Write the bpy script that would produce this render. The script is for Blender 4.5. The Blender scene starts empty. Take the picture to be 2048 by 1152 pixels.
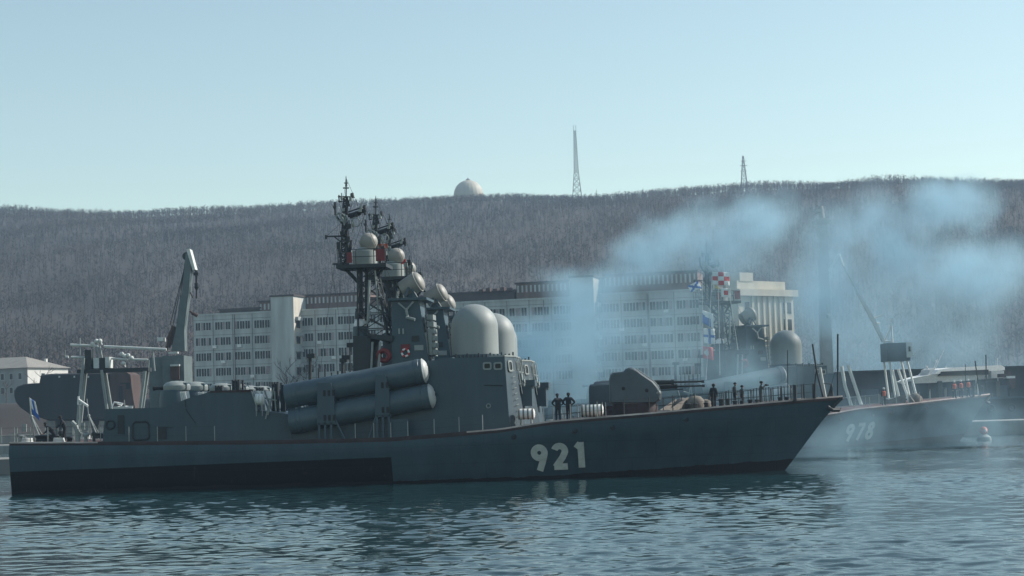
import bpy, math, random
import numpy as np
from mathutils import Vector, Matrix
R = math.radians
random.seed(7); rng = np.random.default_rng(7)
S = bpy.context.scene
COL = S.collection

# ------------------------------------------------------------------ camera
F = 3630.0; CAM_H = 4.3; HORIZON = 825.0; ROLL = R(1.75)
TH = math.atan((HORIZON - 576) / F)
fwd = Vector((0, math.cos(TH), math.sin(TH))); up0 = Vector((0, -math.sin(TH), math.cos(TH))); x0 = Vector((1, 0, 0))
rgt = x0 * math.cos(ROLL) - up0 * math.sin(ROLL)
upv = up0 * math.cos(ROLL) + x0 * math.sin(ROLL)
EYE = Vector((0, 0, CAM_H))
cam_d = bpy.data.cameras.new('camera'); cam = bpy.data.objects.new('camera', cam_d); COL.objects.link(cam)
m3 = Matrix((rgt, upv, -fwd)).transposed()
cam.matrix_world = Matrix.Translation(EYE) @ m3.to_4x4()
cam_d.sensor_width = 36; cam_d.lens = 36 * F / 2048; cam_d.clip_end = 6000; cam_d.clip_start = 0.5
S.camera = cam

def ray(px, py): return fwd + rgt * ((px - 1024) / F) + upv * ((576 - py) / F)
def at(px, py, Y):                       # photo point -> place at distance Y
    d = ray(px, py); return EYE + d * (Y / d.y)
class Frame:                             # a local frame (a thing's own axes) for measuring
    def __init__(s, loc, yaw):
        s.loc = Vector(loc); s.yaw = yaw; s.m = Matrix.Translation(s.loc) @ Matrix.Rotation(yaw, 4, 'Z'); s.i = s.m.inverted()
        s.e = s.i @ EYE; s.r = s.i.to_3x3()
    def p(s, px, py, y):                 # point on local plane y
        d = s.r @ ray(px, py); t = (y - s.e.y) / d.y; return s.e + d * t
    def w(s, v): return s.m @ Vector(v)

# ------------------------------------------------------------------ materials
M = {}
def nt(name):
    m = bpy.data.materials.new(name); m.use_nodes = True; t = m.node_tree; b = t.nodes['Principled BSDF']; return m, t, b
def N(t, typ, **kw):
    n = t.nodes.new(typ)
    for k, v in kw.items():
        if k in n.inputs.keys(): n.inputs[k].default_value = v
        else: setattr(n, k, v)
    return n
def paint(key, col, rough=0.55, var=0.25, scale=1.2, metal=0.0, bump=0.0, spec=0.4, streak=False, rust=0.0):
    m, t, b = nt(key); L = t.links
    tc = N(t, 'ShaderNodeTexCoord'); mp = N(t, 'ShaderNodeMapping')
    if streak: mp.inputs['Scale'].default_value = (1.6, 1.6, 0.22)
    L.new(tc.outputs['Object'], mp.inputs[0])
    n = N(t, 'ShaderNodeTexNoise', Scale=scale, Detail=6.0, Roughness=0.6); L.new(mp.outputs[0], n.inputs['Vector'])
    r = N(t, 'ShaderNodeMapRange'); r.inputs[1].default_value = 0.3; r.inputs[2].default_value = 0.7
    r.inputs[3].default_value = 1 - var; r.inputs[4].default_value = 1 + var; L.new(n.outputs[0], r.inputs[0])
    v = N(t, 'ShaderNodeVectorMath', operation='SCALE'); v.inputs[0].default_value = col; L.new(r.outputs[0], v.inputs['Scale'])
    out = v.outputs[0]
    if rust > 0:
        n2 = N(t, 'ShaderNodeTexNoise', Scale=scale * 2.3, Detail=8.0, Roughness=0.7); L.new(mp.outputs[0], n2.inputs['Vector'])
        r2 = N(t, 'ShaderNodeMapRange'); r2.inputs[1].default_value = 0.56; r2.inputs[2].default_value = 0.75; r2.inputs[4].default_value = rust; L.new(n2.outputs[0], r2.inputs[0])
        mx = N(t, 'ShaderNodeMix', data_type='RGBA'); L.new(r2.outputs[0], mx.inputs[0]); L.new(out, mx.inputs[6]); mx.inputs[7].default_value = (0.11, 0.055, 0.035, 1); out = mx.outputs[2]
    L.new(out, b.inputs['Base Color'])
    b.inputs['Roughness'].default_value = rough; b.inputs['Metallic'].default_value = metal; b.inputs['Specular IOR Level'].default_value = spec
    if bump > 0:
        bm_ = N(t, 'ShaderNodeBump', Strength=bump, Distance=0.05); L.new(n.outputs[0], bm_.inputs['Height']); L.new(bm_.outputs[0], b.inputs['Normal'])
    M[key] = m; return m
GREY = (0.045, 0.076, 0.096)
paint('ship_grey', GREY, 0.5, 0.14, 0.7, bump=0.15, streak=True, rust=0.12)
paint('ship_light', (0.24, 0.27, 0.265), 0.5, 0.12, 1.0)
paint('dome_white', (0.245, 0.275, 0.275), 0.55, 0.10, 0.6, streak=True)
paint('dome_tan', (0.25, 0.245, 0.225), 0.5, 0.10, 1.2)
paint('gun_grey', (0.066, 0.092, 0.107), 0.5, 0.14, 0.9, bump=0.1, rust=0.1)
paint('tube_grey', (0.066, 0.098, 0.118), 0.42, 0.16, 0.9, bump=0.1, rust=0.1)
paint('cap_grey', (0.42, 0.44, 0.44), 0.5, 0.15, 1.5)
paint('ship_dark', (0.024, 0.032, 0.037), 0.6, 0.2, 1.5)
paint('black', (0.008, 0.009, 0.011), 0.6, 0.2, 2)
paint('deck_red', (0.15, 0.065, 0.055), 0.8, 0.3, 1.5)
paint('deck_edge', (0.46, 0.385, 0.36), 0.75, 0.5, .45)
paint('edge_red', (0.042, 0.026, 0.028), 0.7, 0.5, .8)
paint('white', (0.72, 0.73, 0.72), 0.55, 0.12, 2.5, bump=0.1)
paint('offwhite', (0.55, 0.57, 0.55), 0.6, 0.15, 2.0)
paint('red', (0.52, 0.04, 0.04), 0.6, 0.15, 2)
paint('dark_red', (0.16, 0.022, 0.025), 0.6, 0.2, 2)
paint('ring_dark', (0.035, 0.02, 0.022), 0.7, 0.3, 2)
paint('orange', (0.50, 0.11, 0.06), 0.6, 0.12, 2)
paint('blue', (0.035, 0.12, 0.42), 0.7, 0.1, 2)
paint('yellow', (0.6, 0.5, 0.2), 0.7, 0.1, 2)
paint('tarp', (0.17, 0.155, 0.135), 0.9, 0.25, 2.2, bump=0.4)
paint('khaki', (0.10, 0.115, 0.085), 0.9, 0.25, 2.2, bump=0.4)
paint('cloth_dark', (0.017, 0.02, 0.026), 0.9, 0.25, 6)
paint('cloth_grey', (0.06, 0.07, 0.075), 0.9, 0.25, 6)
paint('skin', (0.42, 0.25, 0.18), 0.6, 0.08, 6)
paint('rust_brown', (0.070, 0.043, 0.038), 0.85, 0.35, 0.35, streak=True, bump=0.3)
paint('hulk_dark', (0.018, 0.020, 0.024), 0.8, 0.3, 0.3, streak=True)
paint('concrete', (0.42, 0.445, 0.44), 0.85, 0.26, 0.35, streak=True)
paint('concrete_side', (0.50, 0.47, 0.41), 0.85, 0.15, 0.35, streak=True)
paint('beige', (0.50, 0.47, 0.40), 0.85, 0.14, 0.3, streak=True)
paint('brown_clad', (0.15, 0.105, 0.095), 0.8, 0.25, 0.5, streak=True)
paint('brown_dark', (0.055, 0.045, 0.045), 0.8, 0.25, 0.5)
paint('glass', (0.012, 0.016, 0.020), 0.25, 0.3, 0.15, spec=0.2)
paint('curtain', (0.30, 0.24, 0.24), 0.8, 0.4, 0.4)
paint('frame_pale', (0.45, 0.48, 0.48), 0.6, 0.15, 1.0)
paint('house_shaded', (0.27, 0.275, 0.275), 0.8, 0.2, 0.3, streak=True)  # white house wall with the shade put into its colour
paint('house_sunlit', (0.62, 0.61, 0.58), 0.8, 0.10, 0.3, streak=True)  # lighter copy of the house wall colour for the sunlit face
paint('roof_sheet', (0.24, 0.225, 0.20), 0.7, 0.15, 0.5)
paint('bark', (0.085, 0.072, 0.062), 0.9, 0.3, 1.5)
paint('crane_green', (0.10, 0.13, 0.135), 0.6, 0.2, 0.8, rust=0.3)
paint('crane_white', (0.62, 0.64, 0.62), 0.6, 0.12, 0.8)
paint('shed_dark', (0.030, 0.036, 0.042), 0.8, 0.25, 0.3, streak=True)
paint('steel', (0.26, 0.27, 0.27), 0.5, 0.2, 0.5)
paint('conifer', (0.035, 0.05, 0.035), 0.9, 0.3, 1.0)
paint('number_white', (0.60, 0.62, 0.60), 0.7, 0.18, 2.0)

# ------------------------------------------------------------------ mesh builder
class MB:
    def __init__(s): s.v = []; s.f = []; s.mi = []
    def add(s, vs, fs, mi=0):
        b = len(s.v); s.v += [tuple(v) for v in vs]
        for f in fs: s.f.append(tuple(b + i for i in f)); s.mi.append(mi)
        return s
    def hexa(s, a, b, mi=0):             # two loops of n points joined, both capped
        n = len(a); fs = [tuple(range(n))[::-1], tuple(range(n, 2 * n))] + [(i, (i + 1) % n, n + (i + 1) % n, n + i) for i in range(n)]
        return s.add(list(a) + list(b), fs, mi)
    def box(s, lo, hi, mi=0):
        (x0, y0, z0), (x1, y1, z1) = lo, hi
        x0, x1 = min(x0, x1), max(x0, x1); y0, y1 = min(y0, y1), max(y0, y1); z0, z1 = min(z0, z1), max(z0, z1)
        return s.hexa([(x0, y0, z0), (x1, y0, z0), (x1, y1, z0), (x0, y1, z0)], [(x0, y0, z1), (x1, y0, z1), (x1, y1, z1), (x0, y1, z1)], mi)
    def prism(s, poly, y0, y1, mi=0):    # poly of (x,z), extruded in y
        return s.hexa([(x, y1, z) for x, z in poly], [(x, y0, z) for x, z in poly], mi)
    def tube(s, p, q, r, r2=None, n=8, mi=0):
        p = Vector(p); q = Vector(q); r2 = r if r2 is None else r2
        d = (q - p)
        if d.length < 1e-6: return s
        d.normalize(); a = d.orthogonal().normalized(); b = d.cross(a)
        A = [p + (a * math.cos(2 * math.pi * i / n) + b * math.sin(2 * math.pi * i / n)) * r for i in range(n)]
        B = [q + (a * math.cos(2 * math.pi * i / n) + b * math.sin(2 * math.pi * i / n)) * r2 for i in range(n)]
        return s.hexa(A, B, mi)
    def path(s, pts, r, n=6, mi=0):
        for a, b in zip(pts, pts[1:]): s.tube(a, b, r, n=n, mi=mi)
        return s
    def lathe(s, prof, o, d=(0, 0, 1), n=32, mi=0):   # prof: (radius, height along d)
        o = Vector(o); d = Vector(d).normalized(); a = d.orthogonal().normalized(); b = d.cross(a)
        vs = []; fs = []
        for r, h in prof:
            for i in range(n):
                t = 2 * math.pi * i / n; vs.append(o + d * h + (a * math.cos(t) + b * math.sin(t)) * max(r, 1e-4))
        for j in range(len(prof) - 1):
            for i in range(n):
                k = (i + 1) % n; fs.append((j * n + i, j * n + k, (j + 1) * n + k, (j + 1) * n + i))
        fs.append(tuple(range(n))[::-1]); m_ = (len(prof) - 1) * n; fs.append(tuple(range(m_, m_ + n)))
        return s.add(vs, fs, mi)
    def torus(s, o, d, R_, r, n=24, k=8, mi=0, arc=None):
        o = Vector(o); d = Vector(d).normalized(); a = d.orthogonal().normalized(); b = d.cross(a); vs = []; fs = []
        for i in range(n):
            t = 2 * math.pi * i / n; c = a * math.cos(t) + b * math.sin(t)
            for j in range(k):
                u = 2 * math.pi * j / k; vs.append(o + c * (R_ + r * math.cos(u)) + d * r * math.sin(u))
        for i in range(n):
            for j in range(k): fs.append((i * k + j, ((i + 1) % n) * k + j, ((i + 1) % n) * k + (j + 1) % k, i * k + (j + 1) % k))
        b0 = len(s.f); s.add(vs, fs, mi)
        if arc:
            for q in range(len(fs)):
                if (q // k // arc) % 2: s.mi[b0 + q] = mi + 1
        return s
    def build(s, name, mats, parent=None, smooth=40, loc=None):
        me = bpy.data.meshes.new(name); me.from_pydata(s.v, [], s.f)
        if not isinstance(mats, (list, tuple)): mats = [mats]
        for m in mats: me.materials.append(M[m] if isinstance(m, str) else m)
        me.polygons.foreach_set('material_index', s.mi)
        me.update()
        if smooth:
            me.polygons.foreach_set('use_smooth', [True] * len(me.polygons)); me.set_sharp_from_angle(angle=R(smooth))
        o = bpy.data.objects.new(name, me); COL.objects.link(o)
        if parent: o.parent = parent
        if loc is not None: o.location = loc
        return o
def empty(name, loc, yaw=0):
    o = bpy.data.objects.new(name, None); COL.objects.link(o); o.location = loc; o.rotation_euler = (0, 0, yaw); o.empty_display_size = 0.5; return o
def tag(o, label=None, cat=None, group=None, kind=None):
    if label: o['label'] = label
    if cat: o['category'] = cat
    if group: o['group'] = group
    if kind: o['kind'] = kind
    return o
def copy_tree(o, parent=None, skip=()):
    c = o.copy(); COL.objects.link(c); c.parent = parent
    for ch in list(o.children):
        if ch.name.split('.')[0] not in skip: copy_tree(ch, c, skip)
    return c
def dome(r, cyl, n=10):
    return [(r, 0), (r, cyl)] + [(r * math.cos(math.pi / 2 * i / n), cyl + r * math.sin(math.pi / 2 * i / n)) for i in range(1, n + 1)]
def ball(r, n=14):
    return [(r * math.cos(-math.pi / 2 + math.pi * i / n), r * math.sin(-math.pi / 2 + math.pi * i / n)) for i in range(n + 1)]
# ================================================================== CORVETTE
YAW = R(-5.0); SHIP = Vector((-6.3, 121.1, 0))
FR = Frame(SHIP, YAW)
def P(px, py, y): return FR.p(px, py, y)

# hull lines -------------------------------------------------------
XS = P(19, 886, -4.35).x
def interp(t, tab):
    for (a, va), (b, vb) in zip(tab, tab[1:]):
        if t <= b: return va + (vb - va) * (t - a) / (b - a) if b > a else va
    return tab[-1][1]
HB_D = [(0, 4.35), (.1, 4.7), (.3, 5.0), (.55, 5.05), (.68, 4.65), (.8, 3.7), (.88, 2.7), (.94, 1.6), (.98, .65), (1, .16)]
HB_W = [(0, 4.05), (.1, 4.3), (.3, 4.5), (.55, 4.2), (.68, 3.3), (.8, 2.15), (.88, 1.25), (.94, .6), (.98, .2), (1, .06)]
deck_px = [(18, 886), (300, 885), (570, 882), (700, 879), (780, 877), (870, 870), (1000, 859), (1100, 843.5), (1200, 835), (1300, 827), (1440, 814), (1600, 800), (1682, 793)]
XB = P(1685, 795, 0).x                                    # bow tip
def hbd(x): return interp((x - XS) / (XB - XS), HB_D)
DECK = []
for px, py in deck_px:
    x = P(px, py, -4).x
    for _ in range(3): q = P(px, py, -hbd(min(max(x, XS), XB))); x = q.x
    DECK.append((x, q.z))
DECK[0] = (XS, DECK[0][1]); DECK[-1] = (XB, DECK[-1][1])
def deck_z(x): return interp(min(max(x, XS), XB), DECK)
stem_px = [(1572, 938), (1640, 845), (1662, 820), (1685, 795)]
STEM = [(P(a, b, 0).z, P(a, b, 0).x) for a, b in stem_px]
def stem_x(z):
    if z <= STEM[0][0]: return STEM[0][1] + (z - STEM[0][0]) * 0.8
    return interp(z, STEM)
zb = DECK[-1][1]
ROWS = [-1.2, 0.0, 0.22, 0.44, 0.66, 0.80, 1.0]              # fractions of the deck height (first: under water)
def row_xe(r): return stem_x(r * zb if r > 0 else r)
def row_pt(r, u):
    xe = row_xe(r); x = XS + u * (xe - XS); d = interp(u, HB_D); w = interp(u, HB_W)
    if r <= 0: return x, (w if r == 0 else w * .7), (r if r < 0 else 0.0)
    k = r / 0.8
    kn = d + 0.16 * (1 - u)                                   # knuckle at 0.8 stands proud of the deck edge aft
    y = w + (kn - w) * (k ** 0.9 if u < .6 else k ** 1.15) if k <= 1 else kn + (d - kn) * (r - .8) / .2
    return x, y, r * deck_z(x)
def hull_y(x, z):
    pr = None
    for r in ROWS[1:]:
        xe = row_xe(r); u = min(max((x - XS) / (xe - XS), 0), 1); q = row_pt(r, u)
        if q[2] >= z: return q[1] if pr is None else pr[1] + (q[1] - pr[1]) * (z - pr[2]) / max(q[2] - pr[2], 1e-4)
        pr = q
    return pr[1]
US = [0, .04, .1, .16, .22, .28, .34, .4, .46, .52, .58, .63, .68, .72, .76, .8, .84, .87, .9, .925, .95, .97, .985, 1]
def hull_material():
    m, t, b = nt('hull_paint'); L = t.links
    tc = N(t, 'ShaderNodeTexCoord'); sp = N(t, 'ShaderNodeSeparateXYZ'); L.new(tc.outputs['Object'], sp.inputs[0])
    mp = N(t, 'ShaderNodeMapping'); mp.inputs['Scale'].default_value = (1.0, 1.0, .16); L.new(tc.outputs['Object'], mp.inputs[0])
    n = N(t, 'ShaderNodeTexNoise', Scale=0.8, Detail=7.0, Roughness=.62); L.new(mp.outputs[0], n.inputs['Vector'])
    r = N(t, 'ShaderNodeMapRange'); r.inputs[1].default_value = .3; r.inputs[2].default_value = .7; r.inputs[3].default_value = .84; r.inputs[4].default_value = 1.16; L.new(n.outputs[0], r.inputs[0])
    v = N(t, 'ShaderNodeVectorMath', operation='SCALE'); v.inputs[0].default_value = (0.049, 0.081, 0.104); L.new(r.outputs[0], v.inputs['Scale'])
    def math_(op, a, b_=None):
        q = N(t, 'ShaderNodeMath', operation=op)
        for i, z in enumerate((a, b_)):
            if z is None: continue
            if isinstance(z, (int, float)): q.inputs[i].default_value = z
            else: L.new(z, q.inputs[i])
        return q.outputs[0]
    def mix(fac, a, col):
        q = N(t, 'ShaderNodeMix', data_type='RGBA'); L.new(fac, q.inputs[0]); L.new(a, q.inputs[6]); q.inputs[7].default_value = (*col, 1); return q.outputs[2]
    X, Z = sp.outputs[0], sp.outputs[2]
    a = P(18, 944, -4.3); c = P(783, 914, -4.8)
    k = (c.z - a.z) / (c.x - a.x)
    line = math_('ADD', math_('MULTIPLY', X, k), a.z - k * a.x)
    blk = math_('MULTIPLY', math_('LESS_THAN', Z, line), math_('LESS_THAN', X, c.x))
    wob = math_('MULTIPLY', math_('SUBTRACT', n.outputs[0], .5), .35)
    boot = math_('LESS_THAN', math_('ADD', Z, wob), math_('ADD', math_('MULTIPLY', math_('MAXIMUM', math_('SUBTRACT', X, 8.0), 0.0), .034), .16))
    n2 = N(t, 'ShaderNodeTexNoise', Scale=1.7, Detail=8.0, Roughness=.7); L.new(mp.outputs[0], n2.inputs['Vector'])
    ru = N(t, 'ShaderNodeMapRange'); ru.inputs[1].default_value = .58; ru.inputs[2].default_value = .8; ru.inputs[4].default_value = .45; L.new(n2.outputs[0], ru.inputs[0])
    o = mix(ru.outputs[0], v.outputs[0], (.06, .045, .04))
    # soot stain under the deck edge amidships
    x0_, x1_ = P(510, 884, -5).x, P(950, 868, -5).x
    lo = N(t, 'ShaderNodeMapRange', interpolation_type='SMOOTHSTEP'); lo.inputs[1].default_value = x0_; lo.inputs[2].default_value = x0_ + 3; L.new(X, lo.inputs[0])
    hi = N(t, 'ShaderNodeMapRange', interpolation_type='SMOOTHSTEP'); hi.inputs[1].default_value = x1_; hi.inputs[2].default_value = x1_ - 4; L.new(X, hi.inputs[0])
    zz = N(t, 'ShaderNodeMapRange', interpolation_type='SMOOTHSTEP'); zz.inputs[1].default_value = 2.75; zz.inputs[2].default_value = 3.05; L.new(math_('ADD', Z, wob), zz.inputs[0])
    o = mix(math_('MULTIPLY', math_('MULTIPLY', lo.outputs[0], hi.outputs[0]), math_('MULTIPLY', zz.outputs[0], .85)), o, (.022, .018, .02))
    o = mix(blk, o, (.006, .007, .009)); o = mix(boot, o, (.022, .018, .02))
    L.new(o, b.inputs['Base Color']); b.inputs['Roughness'].default_value = .6; b.inputs['Specular IOR Level'].default_value = .22
    cx = N(t, 'ShaderNodeCombineXYZ'); L.new(X, cx.inputs[0]); L.new(Z, cx.inputs[1])
    br = N(t, 'ShaderNodeTexBrick', Scale=1.0); br.inputs['Mortar Size'].default_value = .028; br.inputs['Mortar Smooth'].default_value = .6; br.inputs['Brick Width'].default_value = 3.1; br.inputs['Row Height'].default_value = 1.15; L.new(cx.outputs[0], br.inputs['Vector'])
    dn = N(t, 'ShaderNodeTexNoise', Scale=.9, Detail=2.0); L.new(tc.outputs['Object'], dn.inputs['Vector'])
    hh = math_('ADD', math_('MULTIPLY', br.outputs['Fac'], -.35), math_('MULTIPLY', dn.outputs[0], 1.6))
    o = mix(math_('MULTIPLY', br.outputs['Fac'], .28), o, (.02, .026, .03))
    # runs of rust below the scuppers
    mpr = N(t, 'ShaderNodeMapping'); mpr.inputs['Scale'].default_value = (1.1, 1.1, .05); L.new(tc.outputs['Object'], mpr.inputs[0])
    nr_ = N(t, 'ShaderNodeTexNoise', Scale=2.2, Detail=4.0, Roughness=.6); L.new(mpr.outputs[0], nr_.inputs['Vector'])
    rr_ = N(t, 'ShaderNodeMapRange'); rr_.inputs[1].default_value = .62; rr_.inputs[2].default_value = .78; rr_.inputs[4].default_value = .5; L.new(nr_.outputs[0], rr_.inputs[0])
    o = mix(rr_.outputs[0], o, (.075, .052, .042)); L.new(o, b.inputs['Base Color'])
    bp = N(t, 'ShaderNodeBump', Strength=.35, Distance=.03); L.new(hh, bp.inputs['Height']); L.new(bp.outputs[0], b.inputs['Normal'])
    M['hull'] = m
hull_material()

def digit(ch, S_):                       # strokes in a unit box: width .62, height 1
    W = .62
    def arc(cx, cy, rx, ry, a0, a1, n=14): return [(cx + rx * math.cos(R(a0 + (a1 - a0) * i / n)), cy + ry * math.sin(R(a0 + (a1 - a0) * i / n))) for i in range(n + 1)]
    h = .11
    if ch == '9': return [arc(.31, .69, .20, .20, 0, 360, 22), arc(.31, .69, .20, .20, 0, 20, 3)[::-1] + [(.50, .62), (.42, .35), (.29, .0)]]
    if ch == '2': return [arc(.31, .70, .20, .19, 165, -25) + [(.40, .45), (.12, .09)], [(.06, .10), (.58, .10)]]
    if ch == '1': return [[(.17, .74), (.33, .93)], [(.34, .98), (.34, .0)]]
    if ch == '7': return [[(.06, .90), (.56, .90)], [(.53, .90), (.40, .52), (.24, .0)]]
    if ch == '8': return [arc(.31, .73, .16, .17, 0, 360, 20), arc(.31, .28, .20, .20, 0, 360, 22)]
def number(parent, text, px0, px1, top, bot, wide=1.0):
    a = P(px0, bot[0], -4.4); b = P(px1, bot[1], -4.2); c = P(px0, top, -4.8)
    H = c.z - a.z; mb = MB(); w = .095 * H * wide; pitch = (b.x - a.x) / (len(text) - .38)
    for i, ch in enumerate(text):
        for st in digit(ch, 1):
            pts = [(a.x + i * pitch + u * H * 0.98, a.z + (b.z - a.z) * i / 2 + v * H) for u, v in st]
            closed = (Vector(pts[0]) - Vector(pts[-1])).length < 1e-3
            dense = []
            for q, s in zip(pts, pts[1:]):
                k = max(1, int((Vector(s) - Vector(q)).length / .12))
                dense += [tuple(Vector(q).lerp(Vector(s), j / k)) for j in range(k)]
            dense.append(pts[-1]); rows = []
            for j, q in enumerate(dense):
                if closed and j in (0, len(dense) - 1): d = Vector(dense[1]) - Vector(dense[-2])
                else: d = Vector(dense[min(j + 1, len(dense) - 1)]) - Vector(dense[max(j - 1, 0)])
                d.normalize(); nn = Vector((-d.y, d.x)) * w
                rows.append((Vector(q) + nn, Vector(q) - nn))
            vs = []
            for A, B in rows:
                for q in (A, B): vs.append((q.x, -hull_y(q.x, q.y) - .035 - .002 * len(mb.f) ** .3, q.y))
            mb.add(vs, [(2 * j, 2 * j + 1, 2 * j + 3, 2 * j + 2) for j in range(len(rows) - 1)])
    return mb.build('hull_number', 'number_white', parent, smooth=0)

def ring_window(parent, c, ux, uz, nrm, w, h, name='window'):
    c = Vector(c); ux = Vector(ux).normalized(); uz = Vector(uz).normalized(); nrm = Vector(nrm).normalized(); mb = MB()
    def pts(a, b, d, k=.3): return [c + ux * sx * a + uz * sz * b + nrm * d for sx, sz in ((-1, -1 + k), (-1 + k, -1), (1 - k, -1), (1, -1 + k), (1, 1 - k), (1 - k, 1), (-1 + k, 1), (-1, 1 - k))]
    o0, i0 = pts(w / 2, h / 2, 0), None
    A, B, C_ = pts(w / 2 + .05, h / 2 + .05, .005), pts(w / 2 + .05, h / 2 + .05, .06), pts(w / 2 - .05, h / 2 - .05, .06)
    D = pts(w / 2 - .05, h / 2 - .05, .015)
    n = 8; vs = A + B + C_ + D; fs = []
    for k in range(3):
        for i in range(n): fs.append((k * n + i, k * n + (i + 1) % n, (k + 1) * n + (i + 1) % n, (k + 1) * n + i))
    mb.add(vs, fs); o = mb.build(name, 'ship_light', parent, smooth=0)
    MB().add(pts(w / 2 - .045, h / 2 - .045, .02), [tuple(range(8))]).build('pane', 'glass', o, smooth=0)
    return o

def lattice(mb, A, B, levels, r, br=None, horiz=True):      # four legs A[i] -> B[i] with X bracing
    br = br or r * .6; A = [Vector(a) for a in A]; B = [Vector(b) for b in B]; n = len(A)
    for a, b in zip(A, B): mb.tube(a, b, r, n=6)
    for k in range(levels):
        t0, t1 = k / levels, (k + 1) / levels
        for i in range(n):
            j = (i + 1) % n
            p0, p1 = A[i].lerp(B[i], t0), A[j].lerp(B[j], t1); q0, q1 = A[j].lerp(B[j], t0), A[i].lerp(B[i], t1)
            mb.tube(p0, p1, br, n=4); mb.tube(q0, q1, br, n=4)
            if horiz: mb.tube(q1, p1, br, n=4)
    return mb

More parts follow.
